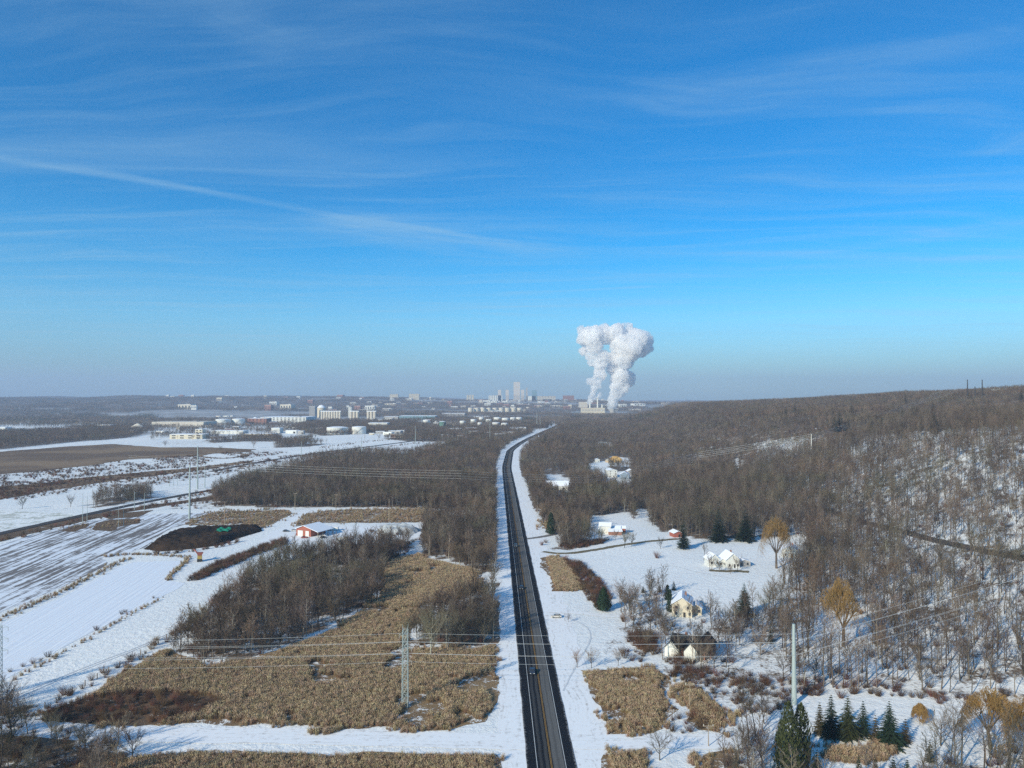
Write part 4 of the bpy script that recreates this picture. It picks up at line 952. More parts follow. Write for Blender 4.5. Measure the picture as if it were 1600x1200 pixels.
for i, (q, h_, w_, l_, m_) in enumerate([((1233, 1215), 118, .19, 'tallest olive evergreen in front of the steel pole', M_needle2), ((1252, 1205), 105, .20, 'olive evergreen just right of the tallest one', M_needle2), ((1222, 1195), 70, .2, 'olive evergreen at the left of the dense group', M_needle2)]):
    ever('cedar', q, h_, w_, l_, m_, 30 + i)
for i, (q, h_, w_, m_, l_) in enumerate([((1281, 1148), 50, .28, M_needle3, 'greyish spruce at the left end of the evergreen row'), ((1299, 1152), 66, .32, M_needle, 'second spruce in the evergreen row'), ((1325, 1154), 66, .34, M_needle2, 'olive spruce in the middle of the evergreen row'),
        ((1349, 1150), 54, .32, M_needle, 'shorter spruce right of the middle of the row'), ((1368, 1158), 40, .30, M_needle3, 'brownish spruce in the evergreen row'), ((1390, 1164), 68, .38, M_needle, 'wide ragged spruce at the right end of the row'),
        ((1415, 1160), 36, .36, M_needle3, 'rusty evergreen beside the row right end')]):
    ever('spruce', q, h_, w_, l_, m_, 50 + i)
for i, (q, h_) in enumerate([((1277, 1206), 34), ((1342, 1214), 30), ((1368, 1212), 28), ((1396, 1218), 34), ((1418, 1214), 26), ((1453, 1190), 30)]):
    ever('spruce', q, h_, .3, ['pointed dark spruce tip at the bottom edge, first right of the tallest evergreen', 'pointed dark spruce at the bottom edge below the tan reeds', 'small dark spruce at the bottom edge between two others', 'dark spruce at the bottom edge, widest of its group', 'green spruce tip at the bottom edge, last of its group', 'dark bushy spruce in the bottom right thicket'][i], M_needle, 70 + i)
for i, (q, h_) in enumerate([((1304, 668), 14), ((1312, 668), 20), ((1326, 676), 18), ((1362, 671), 12), ((1378, 668), 13), ((1396, 663), 12), ((1410, 655), 12), ((1458, 640), 10), ((1596, 625), 12), ((1228, 646), 8), ((1242, 642), 8), ((1415, 628), 8), ((1330, 645), 12), ((1460, 670), 18), ((852, 690), 10), ((985, 655), 8)]):
    ever('spruce', (q[0], q[1] + 7), h_ * 1.5 + 7, .26, 'dark evergreen standing out of the brown woods along the ridge', M_needle, 90 + i, 'evergreens along the wooded ridge')
def place_willow(q, hpx, sp, label, seed):
    p = P(*q); hm = hpx * p.y / FPX; t = willow(seed, hm, strands=1050)
    r_ = place_tree(0, p, 1, label, None, name='willow_tree', parts=t.meshes('w', (M_bark, M_willow))); r_.scale = (sp, sp, 1)
place_willow((1213, 888), 78, .8, 'golden willow in front of the small white house', 1)
place_willow((1318, 1010), 102, .95, 'large golden orange willow on the wooded slope', 2)
place_willow((1548, 1170), 92, 1.1, 'spreading golden willow at the bottom right', 3)
place_willow((1606, 1180), 88, .9, 'golden willow cut by the right edge', 4)
place_willow((1438, 1128), 28, 1.0, 'small tan willow bush left of the snow patch', 5)

# ------------------------------------------------------------------ fence
fl = px_line([(70, 1107), (150, 1062), (270, 995), (350, 928), (378, 910), (440, 862)])
fe = empty('fence', (fl[0][0], fl[0][1], 0)); tag(fe, 'thin post and wire fence between snow field and reeds', 'fence')
fe_m = MB(); fe_m.cone((0, 0, 0), (0, 0, 2.0), .17, .15, 6, M_pole); post_me = fe_m.mesh('post')
acc = 0; last = None; posts = []
for a, b in zip(fl[:-1], fl[1:]):
    L = math.dist(a, b)
    while acc < L: t = acc / L; posts.append((a[0] + (b[0] - a[0]) * t, a[1] + (b[1] - a[1]) * t)); acc += 6.0
    acc -= L
for p in posts[:95]:
    c = bpy.data.objects.new('post', post_me); COL.objects.link(c); c.parent = fe; c.location = (p[0] - fl[0][0], p[1] - fl[0][1], 0)
for hh in (.6, 1.1, 1.5):
    wm = MB(); wm.tube([(p[0] - fl[0][0], p[1] - fl[0][1], hh) for p in posts[:95]], .02, 3, M_cable); wm.build('wire', None, fe)

# ------------------------------------------------------------------ power lines
def monopole(q, ytop, r0, label, arms=0, m=M_galv, group=None, arm_len=3, cross=False):
    p = P(*q); h_ = top_z(p, ytop); e = empty('power_pole' if r0 < .4 else 'steel_pole', p); tag(e, label, 'pole', group)
    b = MB(); b.cone((0, 0, -.5), (0, 0, h_), r0, r0 * .5, 12, m); b.build('shaft', None, e)
    if cross:
        b = MB(); b.box((0, 0, h_ - .6), (3.0, .18, .2), M_pole); b.build('crossarm', None, e)
        for sx in (-1.3, 0, 1.3):
            b = MB(); b.cone((sx, 0, h_ - .5), (sx, 0, h_ - .1), .09, .06, 6, M_white); b.build('insulator', None, e)
    for k in range(arms):
        zz = h_ - 1 - k * 3.4
        for s in ((-1, 1) if arm_len > 0 else ()):
            b = MB(); b.cone((0, 0, zz - .5), (s * arm_len, 0, zz), .16, .08, 6, m); b.build('crossarm', None, e)
            b = MB(); b.cone((s * arm_len, 0, zz), (s * arm_len, 0, zz - 1.3), .08, .08, 6, M_grey); b.build('insulator', None, e)
    return e, p, h_
def lattice(q, ytop, w0, w1, label, arms):
    p = P(*q); h_ = top_z(p, ytop); e = empty('lattice_tower', p); tag(e, label, 'tower')
    for sx in (-1, 1):
        for sy in (-1, 1):
            b = MB(); b.cone((sx * w0 / 2, sy * w0 / 2, -.4), (sx * w1 / 2, sy * w1 / 2, h_ * .94), .10, .08, 5, M_galv); b.build('leg', None, e)
    b = MB(); nb = 12
    for k in range(nb):
        for (ax, ay, bx, by) in ((-1, -1, 1, -1), (1, -1, 1, 1), (1, 1, -1, 1), (-1, 1, -1, -1)):
            z0, z1 = h_ * .94 * k / nb, h_ * .94 * (k + 1) / nb; wa, wb = [(w0 + (w1 - w0) * zz / (h_ * .94)) / 2 for zz in (z0, z1)]
            b.cone((ax * wa, ay * wa, z0), (bx * wb, by * wb, z1), .055, .055, 4, M_galv, False); b.cone((bx * wa, by * wa, z0), (ax * wb, ay * wb, z1), .055, .055, 4, M_galv, False)
            b.cone((ax * wb, ay * wb, z1), (bx * wb, by * wb, z1), .055, .055, 4, M_galv, False)
    b.build('bracing', None, e)
    for sx in (-.5, .5): b = MB(); b.cone((sx * w1, 0, h_ * .94), (sx * w1 * 1.2, 0, h_), .08, .03, 5, M_galv); b.build('peak', None, e)
    for zz, al in arms:
        for s in (-1, 1):
            b = MB(); b.cone((s * w1 / 2, 0, h_ * zz), (s * al, 0, h_ * zz + .3), .09, .05, 4, M_galv); b.cone((s * w1 / 2, 0, h_ * zz + 1.1), (s * al, 0, h_ * zz + .3), .05, .05, 4, M_galv); b.build('crossarm', None, e)
            b = MB(); b.cone((s * al, 0, h_ * zz + .3), (s * al, 0, h_ * zz - .9), .07, .07, 5, M_grey); b.build('insulator', None, e)
    return e, p, h_
ltA = lattice((633, 1104), 975, 1.9, 1.5, 'narrow galvanised lattice tower standing in the reeds left of the highway', [(.86, 1.9), (.7, 1.9), (.54, 1.9)])
ltB = lattice((-4, 1085), 972, 1.9, 1.5, 'lattice tower with side arms at the left picture edge', [(.92, 3.2), (.76, 3.2), (.6, 3.2)])
spA = monopole((1241, 1100), 975, .85, 'thick pale steel pole behind the olive evergreens', 0)
ecol = bpy.data.objects
def cable(pts, sag, r, label, group, m=M_cable):
    b = MB()
    for a, c in zip(pts[:-1], pts[1:]):
        a, c = Vector(a), Vector(c); k = 14; q = []
        for i in range(k + 1):
            t = i / k; p = a.lerp(c, t); p.z -= sag * 4 * t * (1 - t) * (a - c).length / 150; q.append(p)
        b.tube(q, r, 4, m)
    return tag(b.build('power_cable', None), label, 'cable', group)
# line 1 crosses the highway about 230 m ahead
ywA, ywB, ywC = ltB[1], ltA[1], spA[1]
_cn = iter(['highest', 'second highest', 'third highest', 'third lowest', 'second lowest', 'lowest'])
for (yl, ym, yr, off) in [(1002, 990, 991, 1.2), (1010, 1001, 1002, -1.9), (1014, 1004, 1004, 1.9), (1026, 1019, 1022, -1.9), (1031, 1022, 1026, 1.9), (1044, 1035, 1038, 1.9)]:
    def at_y(p, y_): d = ray(800, y_); return CAM_H + d[2] / d[1] * p.y
    pL = (ywA.x, ywA.y, at_y(ywA, yl)); pM = (ywB.x, ywB.y + off * .4, at_y(ywB, ym)); pR = (ywC.x, ywC.y + off * .4, at_y(ywC, yr))
    far_r = (ywC.x + 190, ywC.y + 60, pR[2] + 30 + (yr - 1000) * -.02)
    cable([pL, pM, pR, far_r], 1.0, .026, 'thin pale cable over the highway from lattice tower to steel pole, %s of six' % next(_cn), 'power cables crossing the highway in front')
p_, = [None],
wp = [monopole((1078, 1106), 1067, .16, 'wooden utility pole with crossarm behind the right hand reeds', 0, M_pole, cross=True), monopole((1107, 1166), 1131, .15, 'wooden utility pole with crossarm beside the snowy lane', 0, M_pole, cross=True)]
# poles of the second line and the line up the hill
l2 = [((351, 819), 785), ((461, 797), 770), ((525, 797), 772), ((584, 782), 762), ((608, 815), 780), ((721, 797), 735), ((919, 779), 747), ((1092, 747), 706), ((1107, 733), 715)]
labs2 = ['thin wooden pole behind the black soil heap', 'slim pole left of the barn field lane', 'slim pole behind the red barn', 'slim pole in front of the brown woods', 'thin pole behind the pale rubble heap', 'tall dark pole beside the highway woods',
         'pale pole in the brush right of the highway', 'tall pale pole in the woods under the hill line', 'short pole beside the tall pale one in the woods']
POLES = []
for (q, yt), l_ in zip(l2, labs2):
    POLES.append(monopole(q, yt, .28 if q[0] != 721 else .34, l_, 0, M_darkpole if q[0] == 721 else M_pole, cross=q[0] in (461, 525, 584)))
hill = [((1268, 712), 678), ((1422, 645), 634)]
HP = [monopole(hill[0][0], hill[0][1], .55, 'white steel pole on the power line corridor below the ridge', 0, M_white), monopole(hill[1][0], hill[1][1], .55, 'short white pole higher up the corridor', 0, M_white)]
for q, yt, l_ in [((1512, 628), 593, 'dark twin topped pole on the ridge, the left of three'), ((1523.6, 627), 604, 'dark shorter pole on the ridge, the middle of three'), ((1535, 627), 593, 'dark tall pole on the ridge, the right of three')]:
    HP.append(monopole(q, yt, 1.3, l_, 0, M_darkpole))
for q, yt in [((1553, 618), 607), ((1562, 617), 606), ((1571, 616), 606)]:
    e_, p, h_ = monopole(q, yt, .6, 'pale tower with crossarm on the far ridge behind the dark poles', 0, M_galv, 'pale towers on the far ridge')
    b = MB(); b.box((0, 0, h_ * .8), (h_ * .7, 1, 1), M_galv); b.build('crossarm', None, e_)
def tip(t, dz=0): e_, p, h_ = t; return (p.x, p.y, p.z + h_ - .4 + dz)
for k in range(4):
    dz = -k * 2.2
    pl = P(200, 770); a_ = (pl.x, pl.y, 38 + dz)
    pts = [a_, (tip(POLES[5])[0], tip(POLES[5])[1], tip(POLES[5])[2] + dz), (tip(POLES[6])[0], tip(POLES[6])[1], tip(POLES[6])[2] + dz + 3), (tip(POLES[7])[0], tip(POLES[7])[1], tip(POLES[7])[2] + dz)]
    cable(pts, 1.1, .05, 'cable running behind the barn toward the highway bend, %s of four' % ['highest', 'second highest', 'second lowest', 'lowest'][k], 'power cables of the second line')
    pts = [(tip(POLES[7])[0], tip(POLES[7])[1], tip(POLES[7])[2] + dz), tip(HP[0], dz * .8), tip(HP[1], dz * .8 + 4), tip(HP[2], dz * 2)]
    cable(pts, .6, .09, 'cable climbing the wooded hill to the ridge, %s of four' % ['highest', 'second highest', 'second lowest', 'lowest'][k], 'power cables climbing the hill')
mono = [((296, 811), 726, .85, 'thickest tall steel pole behind the snowy crop rows'), ((308.5, 764), 697, .85, 'tall steel pole just beyond the thickest one'), ((320, 762), 725, .45, 'slim steel pole right of the two tall ones'),
        ((129, 819), 771, .22, 'thin pole at the railway, left of a pair'), ((136, 816), 775, .22, 'thin pole at the railway, right of a pair'), ((210, 797), 770, .28, 'pole beside the railway in front of the bare trees'), ((225.5, 800), 770, .28, 'pole beside the railway, next to another'),
        ((185, 823), 790, .16, 'thin pole in the brown weed patch, left'), ((193, 822), 788, .16, 'thin pole in the brown weed patch, right'),
        ((265, 760), 746, .3, 'short pole on the snow strip, left of three'), ((271, 759), 744, .3, 'short pole on the snow strip, middle of three'), ((277, 758), 745, .3, 'short pole on the snow strip, right of three'),
        ((471, 722), 690, .5, 'pole standing on the snow beyond the dark woods'), ((565, 713), 682, .55, 'pole behind the brown woods near the rail lines'), ((649, 694), 666, .6, 'pole near the far snow strip left of the highway bend'),
        ((765.5, 690), 660, .6, 'pole rising from the trees left of the highway bend'), ((839, 668), 645, .9, 'pole beyond the highway bend, left of a pair'), ((844, 669), 652, .9, 'pole beyond the highway bend, right of a pair')]
for q, yt, r0, l_ in mono: monopole(q, yt, r0, l_, 0, M_galv)

# ------------------------------------------------------------------ houses
def gable_mesh(w, l, h, rh, m, ov=0):
    b = MB(); b.prism([(-w / 2, -.4), (w / 2, -.4), (w / 2, h), (0, h + rh), (-w / 2, h)], -l / 2, l / 2, m); return b
def gable_roof(w, l, h, rh, m, ov=.5, th=.22):
    b = MB(); s = rh / (w / 2); e = h - ov * s
    for sg in (1, -1):
        b.prism([(0, h + rh + .02), (sg * (w / 2 + ov), e + .02), (sg * (w / 2 + ov), e + .02 + th), (0, h + rh + .02 + th)], -l / 2 - ov, l / 2 + ov, m)
    return b
def house(name, q, rz, w, l, h, rh, wm, rm, label, cat='house', wins=True, chimney=True, door=True, wingspec=None, px_loc=True):
    p = P(*q) if px_loc else q
    e = empty(name, p, rz); tag(e, label, cat)
    gable_mesh(w, l, h, rh, wm).build('wall', None, e)
    rf = gable_roof(w, l, h, rh, rm).build('roof', None, e)
    if chimney:
        b = MB(); b.box((w * .18, l * .15, h + rh * .9), (.8, .8, 1.9), M_brick); b.build('chimney', None, rf)
    if door:
        b = MB(); b.box((w * .12, -l / 2 - .03, 1.05), (1.0, .08, 2.1), M_darkpole); b.build('door', None, e)
    if wins:
        for lv in range(max(1, int(h // 2.7))):
            z = 1.5 + 2.7 * lv
            for sx in (-.28, .3):
                if lv == 0 and sx > 0 and door: sx = .38
                for sy in (-1, 1):
                    f = MB(); f.box((w * sx, sy * (l / 2 + .02), z), (1.25, .07, 1.5), M_white); fo = f.build('window', None, e)
                    g = MB(); g.box((w * sx, sy * (l / 2 + .05), z), (1.0, .05, 1.25), M_glass); g.build('pane', None, fo)
            for sy in (-.3, 0, .3):
                for sx in (-1, 1):
                    f = MB(); f.box((sx * (w / 2 + .02), l * sy, z), (.07, 1.2, 1.5), M_white); fo = f.build('window', None, e)
                    g = MB(); g.box((sx * (w / 2 + .05), l * sy, z), (.05, .95, 1.25), M_glass); g.build('pane', None, fo)
    for (ox, oy, ww, ll, hh, rr, orr, m1, m2) in (wingspec or []):
        b = gable_mesh(ww, ll, hh, rr, m1); o = b.build('wing', None, e, (ox, oy, 0), orr)
        gable_roof(ww, ll, hh, rr, m2).build('roof', None, o)
        f = MB()
        for sx in (-.25, .25): f.box((ww * sx, -ll / 2 - .03, hh * .55), (1.1, .08, 1.3), M_glass)
        f.build('window', None, o)
    return e
house('house', (1066, 958), R(-14), 8.6, 12.5, 5.6, 2.9, M_cream, M_snowroof, 'cream two storey house with snowy roof beside clipped cedars', wingspec=[(6.2, 2, 4.5, 7, 3.2, 1.4, 0, M_cream, M_snowroof)])
house('house', (1079, 1022), R(62), 8, 13, 3.8, 3.0, M_brick, M_dark, 'house with dark hipped roof, brick end and white gables among bare trees', wingspec=[(-3.0, 5.5, 5, 7, 3.4, 2.8, R(90), M_white, M_dark), (2.5, -5, 6, 7, 4.2, 3.2, R(90), M_brick, M_dark), (-4.6, -2, 5, 6, 3.6, 3.0, R(90), M_white, M_dark)])
house('house', (953, 832), R(78), 8, 15, 3.2, 1.6, M_blue, M_snowroof, 'blue grey split level house under snow covered low roofs', wingspec=[(-2.5, 3, 7, 8, 5.6, 1.8, 0, M_white, M_snowroof), (1.5, -7.5, 6, 7, 3.6, 1.2, 0, M_rust, M_snowroof), (-6.5, -4, 6, 9, 2.6, 1.2, R(10), M_brick, M_snowroof)])
house('house', (1140, 884), R(4), 7.5, 11, 4.8, 3.2, M_white, M_snowroof, 'white house with pointed front gable below the two big pines', wingspec=[(-9.5, 2, 6.5, 8, 4.2, 2.8, 0, M_white, M_snowroof), (-4.8, 1, 4.5, 6, 3, 1.5, 0, M_white, M_snowroof), (8, 1, 7, 6, 2.6, 1.2, 0, M_grey, M_snowroof)])
house('house', (1234, 868), R(-20), 9, 12, 4.6, 2.2, M_white, M_snowroof, 'plain white house half hidden behind the golden willow')
house('house', (962, 722), R(20), 13, 15, 4.8, 3.6, M_yellow, mat('ochre_roof', (.50, .30, .10), .8, var=.1), 'yellow house with ochre roof in the hillside clearing', wingspec=[(-11, 0, 8, 9, 3, 1.5, 0, M_tan, M_roof_tan)])
house('house', (955, 745), R(8), 11, 14, 8.4, 1.5, M_white, M_snowroof, 'three storey white house with rows of dark windows in the clearing', chimney=False)
house('house', (976, 748), R(-12), 11, 14, 5.5, 3, M_blue, M_snowroof, 'blue grey house with steep snowy roof right of the three storey one')
house('house', (978, 766), R(30), 12, 15, 3.8, 2.6, M_white, M_snowroof, 'low white house with snowy roof at the foot of the clearing')
house('house', (985, 742), R(6), 9, 10, 5.0, 2.2, M_grey, M_snowroof, 'small grey house at the right of the clearing')
house('house', (871, 764), R(80), 17, 24, 4.2, 4.2, M_white, M_snowroof, 'wide building with large snow covered roof left of the clearing', chimney=False)
house('hut', (884, 757), R(12), 5, 6, 3.0, 1, M_white, M_snowroof, 'small white hut beside the wide snowy roof', 'hut', chimney=False, wins=False)
house('hut', (933, 722), R(12), 6, 6, 4.2, 1, M_white, M_snowroof, 'white hut left of the yellow house', 'hut', chimney=False, wins=False)
house('hut', (1056, 838), R(12), 6, 8, 3.0, 1.3, M_rust, M_snowroof, 'rust red shed behind the dark spruce', 'shed', chimney=False, wins=False)
house('hut', (1231, 718), R(70), 9, 14, 3.6, 2.4, M_tan, M_snowroof, 'tan roofed house showing above the ridge woods', 'house', chimney=False, wins=False)
# snowy yards round the mid distance houses: rubble, parked things
# barn
pb = P(486, 835); e = empty('barn', pb, R(-24)); e.scale = (1.22, 1.22, 1.22); tag(e, 'red barn with white doors and pale snowy roof', 'barn')
b = MB(); b.prism([(-5.2, -.4), (5.2, -.4), (5.2, 4.2), (-5.2, 4.2 + .6), (-5.2, 4.2)], -6.5, 6.5, M_barnred)
b = gable_mesh(10.5, 13, 4.0, 2.0, M_barnred); b.build('wall', None, e)
b = MB(); s_ = 2.0 / 5.25
b.prism([(0, 6.05), (-5.8, 3.85), (-5.8, 4.1), (0, 6.3)], -7.1, 7.1, M_snowroof); b.prism([(0, 6.05), (10.6, 3.0), (10.6, 3.25), (0, 6.3)], -7.1, 7.1, M_snowroof); b.build('roof', None, e)
for x0, w_ in ((-2.3, 3.6), (2.6, 2.4)):
    b = MB(); b.box((x0, -6.55, 1.6), (w_, .12, 3.2), M_white); b.build('door', None, e)
for yy in (-6.6, -2.2, 2.2, 6.6):
    b = MB(); b.box((10.2, yy, 1.5), (.25, .25, 3.1), M_pole); b.build('post', None, e)
# heap with tarp
def heap(name, poly_px, hmax, m, label, cat, seed=0, step=1.2, rough=1.0, dz=0):
    w = [tuple(P(*q)[:2]) for q in poly_px]; cx = sum(q[0] for q in w) / len(w); cy_ = sum(q[1] for q in w) / len(w)
    xs = np.arange(min(q[0] for q in w) - step, max(q[0] for q in w) + step, step); ys = np.arange(min(q[1] for q in w) - step, max(q[1] for q in w) + step, step)
    XX, YY = np.meshgrid(xs, ys); ins = inpoly(XX.ravel(), YY.ravel(), w).reshape(XX.shape)
    d = np.full(XX.shape, 1e9)
    for i in range(len(w)):
        a = np.array(w[i - 1]); bb = np.array(w[i]); ab = bb - a; t = np.clip(((XX - a[0]) * ab[0] + (YY - a[1]) * ab[1]) / (ab @ ab), 0, 1)
        d = np.minimum(d, np.hypot(XX - a[0] - t * ab[0], YY - a[1] - t * ab[1]))
    d = np.where(ins, d, 0)
    z = np.minimum(hmax, d * .75) * (.55 + .75 * fbm(XX / 9 + seed, YY / 9)) + np.where(ins, (fbm(XX / 2.2, YY / 2.2 + seed, 3) - .5) * rough * np.minimum(1, d), 0)
    z = np.where(ins, z + .05, -.3)
    v = np.stack([XX.ravel() - cx, YY.ravel() - cy_, z.ravel() + dz], 1); i_ = np.arange(XX.size).reshape(XX.shape)
    keep_ = (ins[:-1, :-1] | ins[:-1, 1:] | ins[1:, 1:] | ins[1:, :-1]).ravel()
    f = np.stack([i_[:-1, :-1].ravel(), i_[:-1, 1:].ravel(), i_[1:, 1:].ravel(), i_[1:, :-1].ravel()], 1)[keep_]
    o = bpy.data.objects.new(name, raw_mesh(name, v, f, [m])); COL.objects.link(o); o.location = (cx, cy_, 0); tag(o, label, cat); return o
heap('soil_heap', [(224, 858), (250, 862), (300, 858), (345, 852), (370, 842), (410, 830), (408, 824), (350, 826), (300, 828), (272, 833), (250, 842)], 3.6, M_soil, 'long black soil heap between crop rows and barn lane', 'soil heap', 3, rough=2.4)
heap('rubble_heap', [(590, 833), (600, 838), (625, 836), (650, 834), (660, 828), (630, 825), (600, 825), (588, 829)], 4.5, M_stone, 'pale snowy rubble heap to the right of the barn', 'rubble heap', 8, rough=2.6)
pt = P(350, 838); b = MB()
nx_, ny_2 = 12, 7; vs = []
for j in range(ny_2):
    for i in range(nx_):
        vs.append(((i / (nx_ - 1) - .5) * 9, (j / (ny_2 - 1) - .5) * 7, 4.9 + 1.0 * math.sin(i * .9) * .35 + .35 * math.cos(j * 1.7 + i) + (j / ny_2) * 1.3))
fs = [(j * nx_ + i, j * nx_ + i + 1, (j + 1) * nx_ + i + 1, (j + 1) * nx_ + i) for j in range(ny_2 - 1) for i in range(nx_ - 1)]
b.add(vs, fs, M_tarp); b.box((0, 0, 3.2), (7.5, 5.5, 2.2), M_soil)
tag(b.build('tarp', None, None, pt + Vector((0, -1, -.5))), 'bright green tarp draped over the black soil heap', 'tarp')
# soil screening machine
pm_ = P(312, 877); e = empty('screening_machine', pm_, R(25)); tag(e, 'yellow screening machine with red conveyor in front of the soil heap', 'machine'); e.scale = (.8, .8, .8)
b = MB(); b.box((0, 0, 1.2), (3.4, 5.0, 1.5), M_darkpole); b.build('chassis', None, e)
b = MB(); b.box((0, .6, 3.1), (3.2, 3.6, 2.3), M_machine); b.box((.4, -1.6, 2.8), (2.0, 1.2, 1.6), M_machine); b.build('engine_housing', None, e)
b = MB(); b.prism([(-2.4, 6.6), (2.4, 6.2), (1.2, 4.3), (-1.2, 4.3)], -1.0, 2.6, M_rust); b.build('hopper', None, e)
b = MB(); b.cone((0, 1, 4.2), (-3.8, 4.5, 8.2), .55, .45, 6, M_rust); b.build('conveyor', None, e)
for sx in (-1, 1):
    b = MB(); b.box((sx * 1.5, 0, .45), (.6, 4.8, .9), M_tyre); b.build('track', None, e)
for sx in (-1, 1): b = MB(); b.cone((sx * 1.3, -2.1, 0), (sx * 1.3, -2.1, 2.2), .14, .14, 6, M_machine); b.build('leg', None, e)
# wide low box trailers beside barn etc.
def trailer(q, rz, L, m, label):
    e = empty('trailer', P(*q), rz); tag(e, label, 'trailer')
    b = MB(); b.box((0, 0, 1.7), (L, 2.4, 2.0), m); b.box((0, 0, 2.76), (L + .1, 2.5, .12), M_snowroof); b.build('box', None, e)
    for sx in (-.25, -.1):
        for sy in (-1, 1): w = MB(); w.cone((L * sx, sy * 1.1 - .12, .42), (L * sx, sy * 1.1 + .12, .42), .42, .42, 12, M_tyre); w.build('wheel', None, e)
    b = MB(); b.box((L * .5 + .7, 0, .7), (1.5, .2, .2), M_darkpole); b.build('drawbar', None, e)
trailer((519, 829), R(-5), 9, M_white, 'white trailer right of the red barn')
trailer((534, 845), R(20), 7, M_white, 'snow topped trailer in the yard before the barn')

# ------------------------------------------------------------------ cars
def car_proto(col, name):
    m = mat('car_paint_' + name, col, .3, 0, .5)
    parts = {}
    b = MB(); L, w = 4.6, 1.82
    prof = [(-2.3, .35), (2.3, .35), (2.3, .72), (2.05, .86), (1.0, .95), (-1.7, .98), (-2.25, .92), (-2.3, .7)]
    b.prism(prof, -w / 2, w / 2, m); parts['body'] = b.mesh('body')
    b = MB(); g = [(-1.95, .96), (1.05, .94), (.35, 1.42), (-1.4, 1.46)]
    b.prism(g, -w / 2 + .12, w / 2 - .12, M_glass); parts['window'] = b.mesh('window')
    b = MB(); b.box((-.52, 0, 1.47), (1.75, w - .3, .06), m); parts['roof'] = b.mesh('roof')
    b = MB(); b.cone((0, -.12, 0), (0, .12, 0), .34, .34, 14, M_tyre); b.cone((0, -.13, 0), (0, .13, 0), .2, .2, 10, M_galv); parts['wheel'] = b.mesh('wheel')
    b = MB(); b.box((0, 0, 0), (.08, .36, .16), M_white); parts['headlight'] = b.mesh('headlight')
    return parts
def car(q, rz, col, cname, label, group=None, name='car'):
    pr = car_proto(col, cname); p = P(*q) if len(q) == 2 else Vector(q); e = empty(name, p + Vector((0, 0, .13)), rz); tag(e, label, 'car', group)
    for k_ in ('body', 'window', 'roof'): o = bpy.data.objects.new(k_, pr[k_]); COL.objects.link(o); o.parent = e
    for sx in (-1.42, 1.42):
        for sy in (-.84, .84): o = bpy.data.objects.new('wheel', pr['wheel']); COL.objects.link(o); o.parent = e; o.location = (sx, sy, .34)
    for sy in (-.62, .62): o = bpy.data.objects.new('headlight', pr['headlight']); COL.objects.link(o); o.parent = e; o.location = (2.3, sy, .68)
    return e
def on_road(d, off): return (float(road_x(d)) + off, d, 0.0)
g_ = 'cars driving on the highway'
car(on_road(96 * FPX / (1049 - HZ), -1.9), R(-91), (.03, .04, .06), 'navy', 'dark car on the highway, the closest of three', g_)
car(on_road(96 * FPX / (919 - HZ), -1.9), R(-91), (.015, .018, .022), 'black', 'black car on the highway, the middle of three', g_)
car(on_road(96 * FPX / (853 - HZ), -1.9), R(-91), (.10, .13, .16), 'grey', 'grey car on the highway, farthest of three', g_)
car((869, 965), R(178), (.55, .52, .48), 'silver', 'pale car parked on the snowy drive beside the highway')
car((447, 831), R(5), (.05, .06, .08), 'dark', 'dark car parked in the lane left of the barn')
car((476, 841), R(20), (.35, .06, .04), 'red', 'red vehicle parked in front of the barn')
car((505, 841), R(60), (.03, .035, .03), 'darkgreen', 'dark vehicle parked at the corner of the barn yard')
car((460, 830), R(5), (.6, .6, .6), 'white', 'white car parked between the dark car and the barn')
for i, (x_, y_) in enumerate([(861, 760), (866, 762), (872, 763), (877, 765)]):
    car((x_, y_ + 4), R(20 + 30 * i), [(.35, .05, .05), (.5, .5, .5), (.4, .04, .04), (.08, .1, .2)][i], ['red', 'white', 'red', 'bluegrey'][i], ['red car parked before the wide snowy roof, the left one', 'white car parked between red ones', 'second red car parked before the wide snowy roof', 'blue car at the end of the row before the wide snowy roof'][i])

# ------------------------------------------------------------------ industry on the flats
def block(x0, x1, yb, yt, wm, rm, label, name='warehouse', cat='warehouse', depth=None, win=0, rz=0, dist=None, group=None, roof_t=.6):
    p = P((x0 + x1) / 2, yb); 
    if dist: d = ray((x0 + x1) / 2, yb); s = dist / d[1]; p = Vector((d[0] * s, dist, 0)); p.z = float(H(p.x, p.y))
    w = (x1 - x0) * p.y / FPX; h_ = max(3, top_z(p, yt)); dp = depth or w * .5
    p.y += dp / 2
    e = empty(name, p, rz); tag(e, label, cat, group)
    b = MB(); b.box((0, 0, h_ / 2 - 3), (w, dp, h_ + 6), wm); b.build('wall', None, e)
    b = MB(); b.box((0, 0, h_ + roof_t / 2 + .01), (w + .8, dp + .8, roof_t), rm); b.box((w * .2, 0, h_ + roof_t + .9), (w * .12, dp * .2, 1.8), M_grey); b.build('roof', None, e)
    if win:
        n_ = max(2, int(w / win)); rows = max(1, int(h_ / 5))
        for r_ in range(min(rows, 12)):
            b = MB()
            for i in range(n_): b.box((-w / 2 + w * (i + .5) / n_, -dp / 2 - .05, h_ * (r_ + .5) / rows), (w / n_ * .45, .2, h_ / rows * .45), M_glass)
            b.build('window', None, e)
    return e
